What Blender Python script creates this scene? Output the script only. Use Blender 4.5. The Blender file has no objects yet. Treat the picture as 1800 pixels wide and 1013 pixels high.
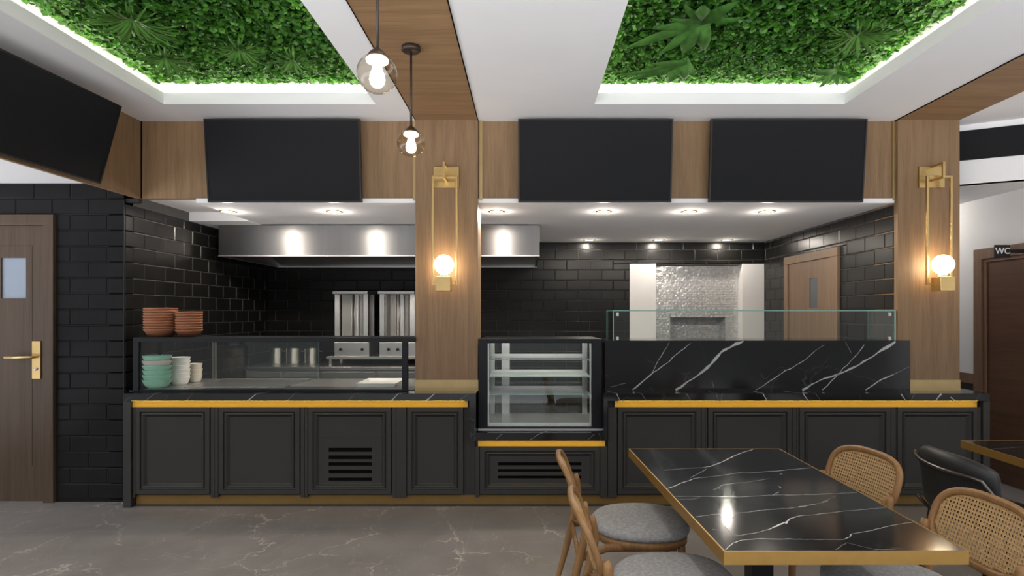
import bpy, math, random
from mathutils import Vector, Matrix
random.seed(7)
PI = math.pi
F, VX, VY, H = 1050.0, 925.0, 550.0, 1.565      # focal length (px of 1800), vanishing point, eye height
def PX(x, Y): return (x - VX) * Y / F
def PZ(y, Y): return H + (VY - y) * Y / F
scene = bpy.context.scene
COL = scene.collection

# ------------------------------------------------------------------ camera, world, lights, exposure
cam_d = bpy.data.cameras.new('camera'); cam = bpy.data.objects.new('camera', cam_d); COL.objects.link(cam)
cam.location = (0, 0, H); cam.rotation_euler = (PI / 2, 0, 0)
cam_d.sensor_width = 36; cam_d.lens = F / 1800 * 36
cam_d.shift_x = -(VX - 900) / 1800; cam_d.shift_y = (VY - 506.5) / 1800
cam_d.clip_start = 0.05; cam_d.clip_end = 60
scene.camera = cam
world = bpy.data.worlds.new('world'); scene.world = world; world.use_nodes = True
wt = world.node_tree; bg = wt.nodes['Background']; bg.inputs[1].default_value = 1.0
_tc = wt.nodes.new('ShaderNodeTexCoord'); _sx = wt.nodes.new('ShaderNodeSeparateXYZ'); _rp = wt.nodes.new('ShaderNodeValToRGB')   # added bright glow from below to light the ceiling, pale sky above
_mr = wt.nodes.new('ShaderNodeMapRange'); _mr.inputs['From Min'].default_value = -1
wt.links.new(_tc.outputs['Generated'], _sx.inputs[0]); wt.links.new(_sx.outputs['Z'], _mr.inputs['Value']); wt.links.new(_mr.outputs[0], _rp.inputs[0])
for _p, _v in ((.40, 4.6), (.44, .30), (.56, .30), (.62, 1.7)):      # horizon band darkened to keep glossy reflections dark
    _e = _rp.color_ramp.elements.new(_p); _e.color = (_v, _v * 1.02, _v * 1.07, 1)
_rp.color_ramp.elements[0].color = (4.6, 4.7, 4.9, 1); _rp.color_ramp.elements[-1].color = (1.7, 1.75, 1.85, 1)
wt.links.new(_rp.outputs[0], bg.inputs[0])
scene.view_settings.view_transform = 'Standard'; scene.view_settings.look = 'None'
scene.view_settings.gamma = 1.0; scene.view_settings.use_curve_mapping = False
scene.view_settings.exposure = 0.0

def light(name, kind, loc, power, color=(1, 1, 1), rot=(0, 0, 0), **kw):
    d = bpy.data.lights.new(name, kind); d.energy = power; d.color = color
    for k, v in kw.items(): setattr(d, k, v)
    o = bpy.data.objects.new(name, d); COL.objects.link(o); o.location = loc; o.rotation_euler = rot
    return o
WARM = (1.0, 0.91, 0.80); NEUT = (1.0, 0.95, 0.88)
RY, CYB = -.5, .5                                # floor and ceiling stop just behind the camera
CZ = 3.164                                       # dining ceiling
SZ = 2.48                                        # kitchen soffit
ROOM_FILL_SPOTS = [(-0.05, 1.9), (2.75, 1.9), (-3.0, 1.9)]  # unseen fill downlights added to brighten the dining room
KITCHEN_FRONT = [(PX(x, 5.4), 5.4) for x in (401, 588, 873, 1061, 1211, 1348)]
KITCHEN_BACK = [(PX(x, 7.5), 7.5) for x in (1036, 1158, 1278)]

# ------------------------------------------------------------------ materials
def newmat(name):
    m = bpy.data.materials.new(name); m.use_nodes = True
    nt = m.node_tree; return m, nt, nt.nodes['Principled BSDF']
def nd(nt, t, **kw):
    n = nt.nodes.new(t)
    for k, v in kw.items(): setattr(n, k, v)
    return n
def coords(nt, scale=(1, 1, 1), rot=(0, 0, 0)):
    tc = nd(nt, 'ShaderNodeTexCoord'); mp = nd(nt, 'ShaderNodeMapping')
    mp.inputs['Scale'].default_value = scale; mp.inputs['Rotation'].default_value = rot
    nt.links.new(tc.outputs['Object'], mp.inputs['Vector']); return mp.outputs[0]
def noise(nt, vec, scale, detail=4, rough=.55, dist=0):
    n = nd(nt, 'ShaderNodeTexNoise'); n.inputs['Scale'].default_value = scale; n.inputs['Detail'].default_value = detail
    n.inputs['Roughness'].default_value = rough; n.inputs['Distortion'].default_value = dist
    nt.links.new(vec, n.inputs['Vector']); return n.outputs['Fac']
def ramp(nt, fac, stops):
    r = nd(nt, 'ShaderNodeValToRGB'); el = r.color_ramp.elements
    while len(el) < len(stops): el.new(.5)
    for e, (p, c) in zip(el, stops): e.position = p; e.color = (*c, 1)
    nt.links.new(fac, r.inputs[0]); return r.outputs[0]
def bump(nt, bs, h, strength=.2, dist=.002):
    b = nd(nt, 'ShaderNodeBump'); b.inputs['Strength'].default_value = strength; b.inputs['Distance'].default_value = dist
    nt.links.new(h, b.inputs['Height']); nt.links.new(b.outputs[0], bs.inputs['Normal'])
def plain(name, c, rough=.5, metal=0, var=.08, scale=9, bmp=0, spec=.5, aniso=0, coat=0, stretch=(1, 1, 1)):
    m, nt, bs = newmat(name)
    v = coords(nt, stretch); f = noise(nt, v, scale)
    nt.links.new(ramp(nt, f, [(.3, tuple(x * (1 - var) for x in c)), (.7, tuple(min(1, x * (1 + var)) for x in c))]), bs.inputs['Base Color'])
    bs.inputs['Roughness'].default_value = rough; bs.inputs['Metallic'].default_value = metal
    bs.inputs['Specular IOR Level'].default_value = spec
    if aniso:
        bs.inputs['Anisotropic'].default_value = aniso; bs.inputs['Anisotropic Rotation'].default_value = .25
        tg = nd(nt, 'ShaderNodeTangent', direction_type='RADIAL', axis='Z'); nt.links.new(tg.outputs[0], bs.inputs['Tangent'])
    if coat: bs.inputs['Coat Weight'].default_value = coat
    if bmp: bump(nt, bs, noise(nt, v, scale * 8), bmp)
    return m
def emit(name, c, s):
    m, nt, bs = newmat(name)
    bs.inputs['Base Color'].default_value = (*c, 1); bs.inputs['Emission Color'].default_value = (*c, 1)
    bs.inputs['Emission Strength'].default_value = s; return m
def wood(name, dark, light_, axis='Z', rough=.5, k=1.0, contrast=1.0):
    m, nt, bs = newmat(name)
    s = {'Z': (16, 16, .8), 'X': (.8, 16, 16), 'Y': (16, .8, 16)}[axis]
    v = coords(nt, tuple(a * k for a in s))
    f1 = noise(nt, v, 1.0, 3, .6, .6)
    f2 = noise(nt, coords(nt, tuple(a * k * (5 if a > 1 else 3) for a in s)), 1.6, 4, .7)
    mx = nd(nt, 'ShaderNodeMath', operation='MULTIPLY_ADD'); mx.inputs[1].default_value = .5
    ml = nd(nt, 'ShaderNodeMath', operation='MULTIPLY'); ml.inputs[1].default_value = .5
    nt.links.new(f2, ml.inputs[0]); nt.links.new(f1, mx.inputs[0]); nt.links.new(ml.outputs[0], mx.inputs[2])
    w = .17 / contrast
    nt.links.new(ramp(nt, mx.outputs[0], [(.5 - w, dark), (.5 + w, light_)]), bs.inputs['Base Color'])
    bs.inputs['Roughness'].default_value = rough; bs.inputs['Specular IOR Level'].default_value = .35
    bump(nt, bs, f2, .12, .001); return m
def marble(name, base, rough=.1, vein=(.2, .2, .2), vs=1.0):
    m, nt, bs = newmat(name)
    v = coords(nt)
    dn = nd(nt, 'ShaderNodeTexNoise'); dn.inputs['Scale'].default_value = 1.6 * vs; dn.inputs['Detail'].default_value = 5; nt.links.new(v, dn.inputs['Vector'])
    ad = nd(nt, 'ShaderNodeVectorMath', operation='MULTIPLY_ADD'); ad.inputs[1].default_value = (.7, .7, .7)
    nt.links.new(dn.outputs['Color'], ad.inputs[0]); nt.links.new(v, ad.inputs[2])
    vo = nd(nt, 'ShaderNodeTexVoronoi', feature='DISTANCE_TO_EDGE'); vo.inputs['Scale'].default_value = 1.5 * vs
    nt.links.new(ad.outputs[0], vo.inputs['Vector'])
    line = ramp(nt, vo.outputs['Distance'], [(0, (1, 1, 1)), (.012, (0, 0, 0))])
    mask = ramp(nt, noise(nt, v, 2.6 * vs), [(.48, (0, 0, 0)), (.66, (1, 1, 1))])
    mu = nd(nt, 'ShaderNodeMix', data_type='RGBA', blend_type='MULTIPLY'); mu.inputs[0].default_value = 1
    nt.links.new(line, mu.inputs[6]); nt.links.new(mask, mu.inputs[7])
    cl = ramp(nt, noise(nt, v, 3 * vs, 6, .6), [(.3, tuple(x * .8 for x in base)), (.7, tuple(x * 1.25 for x in base))])
    mi = nd(nt, 'ShaderNodeMix', data_type='RGBA'); nt.links.new(mu.outputs[2], mi.inputs[0]); nt.links.new(cl, mi.inputs[6])
    mi.inputs[7].default_value = (*vein, 1)
    nt.links.new(mi.outputs[2], bs.inputs['Base Color']); bs.inputs['Roughness'].default_value = rough
    bs.inputs['Specular IOR Level'].default_value = .45
    return m
def glass(name, tint=(.965, .985, .975), refl=1.0, rough=0.0):
    m, nt, bs = newmat(name); nt.nodes.remove(bs)
    tr = nd(nt, 'ShaderNodeBsdfTransparent'); gl = nd(nt, 'ShaderNodeBsdfGlossy'); gl.inputs['Roughness'].default_value = rough
    v = coords(nt); c = ramp(nt, noise(nt, v, 2), [(0, tint), (1, tuple(min(1, t * 1.01) for t in tint))]); nt.links.new(c, tr.inputs[0])
    fr = nd(nt, 'ShaderNodeLayerWeight'); fr.inputs['Blend'].default_value = .5
    pw = nd(nt, 'ShaderNodeMath', operation='POWER'); pw.inputs[1].default_value = 4.5
    ml = nd(nt, 'ShaderNodeMath', operation='MULTIPLY_ADD'); ml.inputs[1].default_value = .9 * refl; ml.inputs[2].default_value = .032 * refl; ml.use_clamp = True
    mx = nd(nt, 'ShaderNodeMixShader'); nt.links.new(fr.outputs['Facing'], pw.inputs[0]); nt.links.new(pw.outputs[0], ml.inputs[0]); nt.links.new(ml.outputs[0], mx.inputs[0])
    nt.links.new(tr.outputs[0], mx.inputs[1]); nt.links.new(gl.outputs[0], mx.inputs[2])
    nt.links.new(mx.outputs[0], nt.nodes['Material Output'].inputs[0]); return m
def leafmat(name, c1, c2, rough=.45):
    m, nt, bs = newmat(name)
    v = coords(nt); f = noise(nt, v, 14, 3)
    g = nd(nt, 'ShaderNodeNewGeometry')
    cc = ramp(nt, g.outputs['Random Per Island'], [(0, c1), (1, c2)])
    c3 = ramp(nt, f, [(.35, (.6, .6, .6)), (.65, (1.15, 1.15, 1.15))])
    mu = nd(nt, 'ShaderNodeMix', data_type='RGBA', blend_type='MULTIPLY'); mu.inputs[0].default_value = 1
    nt.links.new(cc, mu.inputs[6]); nt.links.new(c3, mu.inputs[7]); nt.links.new(mu.outputs[2], bs.inputs['Base Color'])
    bs.inputs['Roughness'].default_value = rough
    tl = nd(nt, 'ShaderNodeBsdfTranslucent'); nt.links.new(mu.outputs[2], tl.inputs[0])
    mx = nd(nt, 'ShaderNodeMixShader'); mx.inputs[0].default_value = .3
    nt.links.new(bs.outputs[0], mx.inputs[1]); nt.links.new(tl.outputs[0], mx.inputs[2])
    nt.links.new(mx.outputs[0], nt.nodes['Material Output'].inputs[0]); return m

M = {}
M['plaster'] = plain('plaster', (.84, .83, .83), .85, var=.02, scale=2)
M['white_paint'] = plain('white_paint', (.82, .81, .80), .6, var=.02, scale=2)
M['wood'] = wood('oak_veneer', (.18, .108, .054), (.295, .184, .098), contrast=1.15)
M['wood_beam'] = wood('oak_beam', (.22, .125, .060), (.35, .213, .108), 'X', contrast=1.3)
M['wood_beam_y'] = M['wood_beam']
M['door_wood'] = wood('door_veneer', (.052, .031, .018), (.092, .060, .037), 'Z', contrast=.95)
M['door_wood_light'] = wood('kitchen_door_veneer', (.17, .108, .068), (.25, .168, .11))
M['wc_wood'] = wood('walnut_door', (.075, .034, .018), (.135, .066, .036), 'Y')
M['wc_frame'] = wood('walnut_frame', (.16, .088, .052), (.25, .15, .092), 'Z')
M['chair_wood'] = wood('chair_oak', (.165, .080, .029), (.30, .160, .060), 'Z', .42, .6)
M['tile'] = plain('black_tile', (.011, .011, .0115), .32, var=.25, scale=3, spec=.12)
M['grout'] = plain('dark_grout', (.012, .012, .012), .8)
M['tile_k'] = plain('black_kitchen_tile', (.010, .0095, .009), .3, var=.25, scale=3, spec=.3)
M['grout_k'] = plain('lit_grout', (.10, .095, .09), .8)  # kitchen joints lightened: light caught on the tile edges put into the colour
M['cabinet'] = plain('charcoal_lacquer', (.034, .033, .030), .36, var=.05, scale=3, spec=.3)
M['dark'] = plain('shadow_gap_black', (.005, .005, .005), .8, spec=.03)
M['brass'] = plain('satin_brass', (.62, .44, .19), .33, 1, var=.05)
M['brass_soft'] = plain('brushed_brass_paint', (.50, .37, .18), .38, .75, var=.05)
M['brass_kick'] = plain('aged_brass', (.20, .115, .03), .45, .4, var=.06)
M['brass_edge'] = plain('table_edge_brass', (.33, .19, .045), .4, .6, var=.06, scale=30, stretch=(1, 1, 1))
M['brass_led'] = plain('brass_channel', (.60, .35, .035), .5, .1, var=.03)
M['marble'] = marble('black_marble', (.006, .006, .0062), .13, (.045, .045, .045), 1.3)
M['marble_table'] = marble('black_marble_table', (.009, .0093, .010), .11, (.05, .05, .05), 2.2)
M['vein'] = plain('white_vein', (.42, .42, .42), .3, var=.25, scale=40)
M['vein_faint'] = plain('grey_vein', (.16, .16, .16), .3, var=.3, scale=40)
M['steel'] = plain('brushed_steel', (.60, .585, .56), .26, 1, var=.04, scale=6, stretch=(.3, .3, 30), aniso=.8)
M['steel_hood'] = plain('hood_steel', (.36, .35, .34), .46, 1, var=.05, scale=2, stretch=(6, 6, .3), aniso=.96)
M['steel_flat'] = plain('satin_steel', (.62, .60, .575), .35, 1, var=.04)
M['steel_deck'] = plain('worktop_steel', (.46, .44, .42), .38, .85, var=.04)
M['black_metal'] = plain('black_powder_coat', (.013, .014, .016), .4, .1, spec=.2)
M['screen'] = plain('black_screen', (.0125, .0125, .0138), .55, var=.03, spec=.12)
M['bezel'] = plain('screen_bezel', (.008, .008, .009), .35)
M['glass'] = glass('clear_glass')
M['case_steel'] = plain('case_steel', (.74, .73, .71), .3, .35, var=.03)
M['glass_green'] = plain('glass_edge', (.22, .42, .37), .2, var=.1)
M['door_glass'] = plain('frosted_blue_glass', (.30, .35, .42), .25, var=.03)
M['door_glass_dark'] = plain('dark_door_glass', (.09, .10, .11), .2, var=.05)
M['globe_glass'] = glass('amber_globe_glass', (.93, .89, .82), 1.3)
M['bronze'] = plain('bronze_metal', (.055, .04, .032), .42, .5)
M['bulb'] = emit('bulb_glow', (1.0, .84, .58), 7)
M['globe_lit'] = emit('opal_globe_glow', (1.0, .80, .55), 21)
M['led_cove'] = emit('cove_led', (1.0, .97, .74), 22)
M['led_warm'] = emit('counter_led', (1.0, .70, .15), 11)
M['led_disc'] = emit('downlight_glow', (1.0, .88, .72), 18)
M['terracotta'] = plain('terracotta', (.30, .115, .052), .7, var=.12)
M['mint'] = plain('mint_glaze', (.40, .74, .55), .35, var=.05)
M['pink'] = plain('pale_pink_glaze', (.85, .68, .65), .4, var=.04)
M['white_china'] = plain('white_china', (.80, .77, .73), .35, var=.04)
M['cream'] = plain('cream_china', (.74, .67, .57), .4, var=.05)
M['fabric'] = plain('grey_fabric', (.31, .305, .30), .95, var=.22, scale=60, bmp=.5)
M['leather'] = plain('black_leather', (.013, .013, .014), .48, var=.1, bmp=.15)
M['tube_metal'] = plain('gunmetal_tube', (.12, .11, .10), .3, .9)
M['cane'] = plain('woven_cane', (.40, .245, .10), .6, var=.18, scale=50)
M['moss'] = plain('moss_backing', (.012, .03, .008), 1)
M['leaf'] = leafmat('clover_leaf', (.018, .095, .008), (.085, .27, .024))
M['palm_leaf'] = leafmat('palm_leaf', (.08, .22, .035), (.15, .34, .07), .35)
M['broad_leaf'] = leafmat('broad_leaf', (.05, .17, .026), (.10, .26, .05), .55)
M['mosaic'] = plain('silver_mosaic', (.62, .62, .62), .25, .35, var=.35, scale=40)
M['mosaic_grout'] = plain('mosaic_grout', (.42, .42, .42), .8)
M['sign'] = plain('sign_black', (.012, .012, .013), .4)
M['letter'] = plain('sign_white', (.80, .80, .78), .5)
M['wainscot'] = plain('black_wall_panel', (.012, .011, .010), .5)

def floor_material():
    m, nt, bs = newmat('grey_stone_floor')
    v = coords(nt)
    dn = nd(nt, 'ShaderNodeTexNoise'); dn.inputs['Scale'].default_value = 1.1; dn.inputs['Detail'].default_value = 6; dn.inputs['Roughness'].default_value = .6
    nt.links.new(v, dn.inputs['Vector'])
    ad = nd(nt, 'ShaderNodeVectorMath', operation='MULTIPLY_ADD'); ad.inputs[1].default_value = (1.1, 1.1, 1.1)
    nt.links.new(dn.outputs['Color'], ad.inputs[0]); nt.links.new(v, ad.inputs[2])
    outs = []
    for sc, wd, ml in ((1.3, .010, 1.0), (2.7, .010, .55)):
        vo = nd(nt, 'ShaderNodeTexVoronoi', feature='DISTANCE_TO_EDGE'); vo.inputs['Scale'].default_value = sc
        nt.links.new(ad.outputs[0], vo.inputs['Vector'])
        outs.append(ramp(nt, vo.outputs['Distance'], [(0, (ml, ml, ml)), (wd, (0, 0, 0))]))
    adn = nd(nt, 'ShaderNodeMix', data_type='RGBA', blend_type='ADD'); adn.inputs[0].default_value = 1
    nt.links.new(outs[0], adn.inputs[6]); nt.links.new(outs[1], adn.inputs[7])
    mask = ramp(nt, noise(nt, v, 3.2, 5, .6), [(.38, (0, 0, 0)), (.62, (1, 1, 1))])
    mu = nd(nt, 'ShaderNodeMix', data_type='RGBA', blend_type='MULTIPLY'); mu.inputs[0].default_value = 1
    nt.links.new(adn.outputs[2], mu.inputs[6]); nt.links.new(mask, mu.inputs[7])
    cl = ramp(nt, noise(nt, v, 2.2, 8, .65), [(.25, (.155, .139, .130)), (.75, (.225, .207, .194))])
    mi = nd(nt, 'ShaderNodeMix', data_type='RGBA'); nt.links.new(mu.outputs[2], mi.inputs[0]); nt.links.new(cl, mi.inputs[6])
    mi.inputs[7].default_value = (.46, .41, .36, 1)
    br = nd(nt, 'ShaderNodeTexBrick'); br.offset = 0; br.inputs['Scale'].default_value = 1; br.inputs['Brick Width'].default_value = 1.8
    br.inputs['Row Height'].default_value = .9; br.inputs['Mortar Size'].default_value = .0018; br.inputs['Mortar Smooth'].default_value = 0
    mp = coords(nt); nt.nodes[-1].inputs['Location'].default_value = (.4, -.67, 0)
    nt.links.new(mp, br.inputs['Vector'])
    mj = nd(nt, 'ShaderNodeMix', data_type='RGBA'); nt.links.new(br.outputs['Fac'], mj.inputs[0]); nt.links.new(mi.outputs[2], mj.inputs[6])
    mj.inputs[7].default_value = (.25, .23, .21, 1)
    nt.links.new(mj.outputs[2], bs.inputs['Base Color']); bs.inputs['Roughness'].default_value = .34
    bs.inputs['Specular IOR Level'].default_value = .4
    return m
M['floor'] = floor_material()

# ------------------------------------------------------------------ mesh builder
class MB:
    def __init__(s): s.v = []; s.f = []; s.mi = []; s.sm = []; s.cur = 0; s.smooth = False
    def mat(s, i): s.cur = i; return s
    def add(s, vs, fs, smooth=None):
        b = len(s.v); s.v += [tuple(p) for p in vs]
        for f in fs: s.f.append(tuple(b + i for i in f)); s.mi.append(s.cur); s.sm.append(s.smooth if smooth is None else smooth)
        return s
    def box(s, x0, x1, y0, y1, z0, z1):
        if x0 > x1: x0, x1 = x1, x0
        if y0 > y1: y0, y1 = y1, y0
        if z0 > z1: z0, z1 = z1, z0
        return s.add([(x0, y0, z0), (x1, y0, z0), (x1, y1, z0), (x0, y1, z0), (x0, y0, z1), (x1, y0, z1), (x1, y1, z1), (x0, y1, z1)],
                     [(3, 2, 1, 0), (4, 5, 6, 7), (0, 1, 5, 4), (1, 2, 6, 5), (2, 3, 7, 6), (3, 0, 4, 7)])
    def prism(s, poly, z0, z1):
        n = len(poly)
        return s.add([(x, y, z0) for x, y in poly] + [(x, y, z1) for x, y in poly],
                     [tuple(range(n - 1, -1, -1)), tuple(range(n, 2 * n))] + [(i, (i + 1) % n, n + (i + 1) % n, n + i) for i in range(n)])
    def lathe(s, prof, c=(0, 0, 0), n=32, cap0=False, cap1=False, smooth=True):
        vs = []
        for r, z in prof:
            for k in range(n):
                a = 2 * PI * k / n; vs.append((c[0] + r * math.cos(a), c[1] + r * math.sin(a), c[2] + z))
        fs = [(i * n + k, i * n + (k + 1) % n, (i + 1) * n + (k + 1) % n, (i + 1) * n + k) for i in range(len(prof) - 1) for k in range(n)]
        s.add(vs, fs, smooth)
        b = len(s.v) - len(vs)
        if cap0: s.f.append(tuple(b + k for k in range(n - 1, -1, -1))); s.mi.append(s.cur); s.sm.append(False)
        if cap1: s.f.append(tuple(b + (len(prof) - 1) * n + k for k in range(n))); s.mi.append(s.cur); s.sm.append(False)
        return s
    def tube(s, pts, r, n=12, closed=False, ref=(0, 0, 1), sq=1.0, ry=None):
        pts = [Vector(p) for p in pts]; N = len(pts); ref = Vector(ref)
        rs = r if isinstance(r, (list, tuple)) else [r] * N
        vs = []
        for i, p in enumerate(pts):
            if closed: t = pts[(i + 1) % N] - pts[i - 1]
            else: t = pts[min(i + 1, N - 1)] - pts[max(i - 1, 0)]
            t.normalize(); u = t.cross(ref)
            if u.length < 1e-3: u = t.cross(Vector((0, 1, 0.01)))
            u.normalize(); w = u.cross(t); w.normalize()
            for k in range(n):
                a = 2 * PI * (k + .5) / n; ca, sa = math.cos(a), math.sin(a)
                if sq != 1: ca = math.copysign(abs(ca) ** sq, ca); sa = math.copysign(abs(sa) ** sq, sa)
                vs.append(p + u * (rs[i] * ca) + w * ((rs[i] if ry is None else ry * rs[i] / rs[0]) * sa))
        m = N if closed else N - 1
        fs = [(i * n + k, i * n + (k + 1) % n, ((i + 1) % N) * n + (k + 1) % n, ((i + 1) % N) * n + k) for i in range(m) for k in range(n)]
        if not closed: fs += [tuple(range(n - 1, -1, -1)), tuple((N - 1) * n + k for k in range(n))]
        return s.add(vs, fs, True)
    def sphere(s, c, r, n=32, m=20, sx=1, sy=1, sz=1):
        prof = [(r * math.sin(PI * i / m) + 1e-5, -r * math.cos(PI * i / m)) for i in range(m + 1)]
        b = len(s.v); s.lathe(prof, (0, 0, 0), n)
        for i in range(b, len(s.v)): x, y, z = s.v[i]; s.v[i] = (c[0] + x * sx, c[1] + y * sy, c[2] + z * sz)
        return s
    def build(s, name, mats, parent=None, bevel=0, seg=2, origin=None, **tags):
        off = Vector((0, 0, 0))
        if origin is not None: off = Vector(origin)
        elif parent is not None and parent.get('_w'):
            p = parent
            off = Vector(p['_w'])
        me = bpy.data.meshes.new(name)
        me.from_pydata([(v[0] - off.x, v[1] - off.y, v[2] - off.z) for v in s.v], [], s.f)
        for m in (mats if isinstance(mats, (list, tuple)) else [mats]): me.materials.append(M[m] if isinstance(m, str) else m)
        me.polygons.foreach_set('material_index', s.mi); me.polygons.foreach_set('use_smooth', s.sm); me.update()
        o = bpy.data.objects.new(name, me); COL.objects.link(o)
        if parent is not None:
            o.parent = parent
            if parent.get('_w') is not None: o['_w'] = list(off)
        elif origin is not None: o.location = origin
        if bevel:
            b = o.modifiers.new('bevel', 'BEVEL'); b.width = bevel; b.segments = seg; b.limit_method = 'ANGLE'; b.angle_limit = math.radians(40)
            b.harden_normals = False
        for k, v in tags.items(): o[k] = v
        return o
def B(x0, x1, y0, y1, z0, z1): return MB().box(x0, x1, y0, y1, z0, z1)
def struct(name, mb, mats, parent=None, bevel=0): return mb.build(name, mats, parent, bevel, kind='structure')
def thing(name, label, cat, loc, rz=0, group=None, local=False):
    o = bpy.data.objects.new(name, None); COL.objects.link(o); o.location = loc; o.rotation_euler = (0, 0, rz)
    o.empty_display_size = .05
    if not local: o['_w'] = list(loc)
    o['label'] = label; o['category'] = cat
    if group: o['group'] = group
    return o
def copy_tree(o, parent=None):
    c = o.copy(); COL.objects.link(c)
    if parent is not None: c.parent = parent
    for ch in list(o.children): copy_tree(ch, c)
    return c
def ribbon(mb, pts, w, T, jit=.25, sub=4, seed=0):
    """thin vein inlay; pts in plane coords (u,v); T maps (u,v)->xyz; w list or number"""
    rg = random.Random(seed + len(pts) * 13)
    P = []; W = []
    ws = w if isinstance(w, (list, tuple)) else [w] * len(pts)
    for i in range(len(pts) - 1):
        a, b = Vector(pts[i]), Vector(pts[i + 1]); L = (b - a).length
        nrm = Vector((-(b - a).y, (b - a).x)).normalized() if L else Vector((0, 1))
        for k in range(sub):
            t = k / sub; q = a.lerp(b, t)
            if k: q = q + nrm * rg.uniform(-1, 1) * min(L * .03, .006)
            P.append(q); W.append((ws[i] * (1 - t) + ws[i + 1] * t) * rg.uniform(.55, 1.35))
    P.append(Vector(pts[-1])); W.append(ws[-1] * .5)
    vs = []
    for i, q in enumerate(P):
        t = (P[min(i + 1, len(P) - 1)] - P[max(i - 1, 0)]); t.normalize(); n = Vector((-t.y, t.x))
        for sg in (1, -1): r = q + n * (W[i] / 2 * sg); vs.append(T(r.x, r.y))
    mb.add(vs, [(2 * i, 2 * i + 1, 2 * i + 3, 2 * i + 2) for i in range(len(P) - 1)])

# tiled surface: rectangular region in (u, z), real bevelled tiles on a grout backing
TW, TH, TZ0 = .300, .131, 1.592 - 13 * .131
def tiles(mb, T, u0, u1, z0, z1, uoff=0.0, g=.0035, d=.007, bev=.007, holes=()):
    k = math.floor((z0 - TZ0) / TH)
    while TZ0 + k * TH < z1:
        a, b = TZ0 + k * TH, TZ0 + (k + 1) * TH
        u = uoff + (TW / 2 if k % 2 else 0); i = math.floor((u0 - u) / TW)
        while u + i * TW < u1:
            rects = [(max(u + i * TW + g / 2, u0), min(u + (i + 1) * TW - g / 2, u1), max(a + g / 2, z0), min(b - g / 2, z1))]
            for (h0, h1, g0, g1) in holes:
                out = []
                for (p, q, r, t) in rects:
                    if p >= h1 or q <= h0 or r >= g1 or t <= g0: out.append((p, q, r, t)); continue
                    if r < g0: out.append((p, q, r, g0))
                    if t > g1: out.append((p, q, g1, t))
                    r2, t2 = max(r, g0), min(t, g1)
                    if p < h0: out.append((p, h0, r2, t2))
                    if q > h1: out.append((h1, q, r2, t2))
                rects = out
            for (p, q, r, t) in rects:
                if q - p < .012 or t - r < .012: continue
                e = min(bev, (q - p) * .3, (t - r) * .3); tl = random.uniform(-.0006, .0006)
                vs = [T(p, r, 0), T(q, r, 0), T(q, t, 0), T(p, t, 0), T(p + e, r + e, d + tl), T(q - e, r + e, d - tl), T(q - e, t - e, d - tl), T(p + e, t - e, d + tl)]
                mb.add(vs, [(4, 5, 6, 7), (0, 1, 5, 4), (1, 2, 6, 5), (2, 3, 7, 6), (3, 0, 4, 7)])
            i += 1
        k += 1

# ------------------------------------------------------------------ the room
YD = 4.94        # door wall and column faces
YP = 4.985       # wood panel wall carrying the screens
XL, XR = -3.33, 3.067
YB = 7.70        # kitchen back wall
XS = -3.217      # timber side fascia
struct('floor', B(-6, 6.5, RY, 8.6, -.1, 0), 'floor')
# dining ceiling with two planted coves
COVES = [(-2.776, -1.154, 4.575, 'left'), (.523, 2.438, 4.575, 'right')]
CY0 = 1.3; CT = CZ + .087
mb = MB()
xs = [XS, -2.776, -1.154, -.917]; 
mb.box(XS - .03, -2.776, CYB, YP, CZ, CT); mb.box(-1.154, -.917, CYB, YP, CZ, CT)
mb.box(-.40, .523, CYB, YP, CZ, CT); mb.box(2.438, XR, CYB, YP, CZ, CT)
for x0, x1, yf, _ in COVES:
    mb.box(x0, x1, yf, YP, CZ, CT); mb.box(x0, x1, CYB, CY0, CZ, CT)
struct('ceiling', mb, 'plaster')
struct('ceiling', MB().box(3.584, 6.5, CYB, 8.6, CZ, CT), 'plaster')
BZ = CZ - .004
struct('trim_1', B(-.917, -.40, CYB, YP, BZ, CT), 'wood_beam')
struct('trim_2', B(XR, 3.584, CYB, YP, BZ, CT), 'wood_beam')
struct('trim_3', MB().box(-.404, -.398, CYB, YP, BZ - .003, CT).box(-.920, -.915, CYB, YP, BZ - .003, CT).box(XR - .003, XR + .003, CYB, YP, BZ - .003, CT), 'dark')
MZ = CT + .20
for x0, x1, yf, side in COVES:
    c = .145
    mb = MB(); t = .05
    mb.box(x0 - c, x1 + c, yf + c, yf + c + t, CT, MZ); mb.box(x0 - c, x1 + c, CY0 - c - t, CY0 - c, CT, MZ)
    mb.box(x0 - c - t, x0 - c, CY0 - c, yf + c, CT, MZ); mb.box(x1 + c, x1 + c + t, CY0 - c, yf + c, CT, MZ)
    struct('ceiling_cove_' + side, mb, 'white_paint')
    struct('ceiling_backing_' + side, B(x0 - c, x1 + c, CY0 - c, yf + c, MZ - .02, MZ), 'moss')
    # LED strips lie hidden on the lip
    mb = MB(); a = .055; b = .075; z0, z1 = CT + .002, CT + .012
    mb.box(x0 - b, x1 + b, yf + a, yf + b, z0, z1); mb.box(x0 - b, x1 + b, CY0 - b, CY0 - a, z0, z1)
    mb.box(x0 - b, x0 - a, CY0, yf + a, z0, z1); mb.box(x1 + a, x1 + b, CY0, yf + a, z0, z1)
    mb.build('led_strip', 'led_cove', None, origin=((x0 + x1) / 2, yf, CT),
             label='bright white light strip glowing around the %s green planted ceiling recess' % side, category='light strip', group=None) if False else \
    mb.build('led_strip', 'led_cove', origin=((x0 + x1) / 2, yf, CT), label='bright white light strip glowing around the %s green planted ceiling recess' % side, category='light strip')

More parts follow.
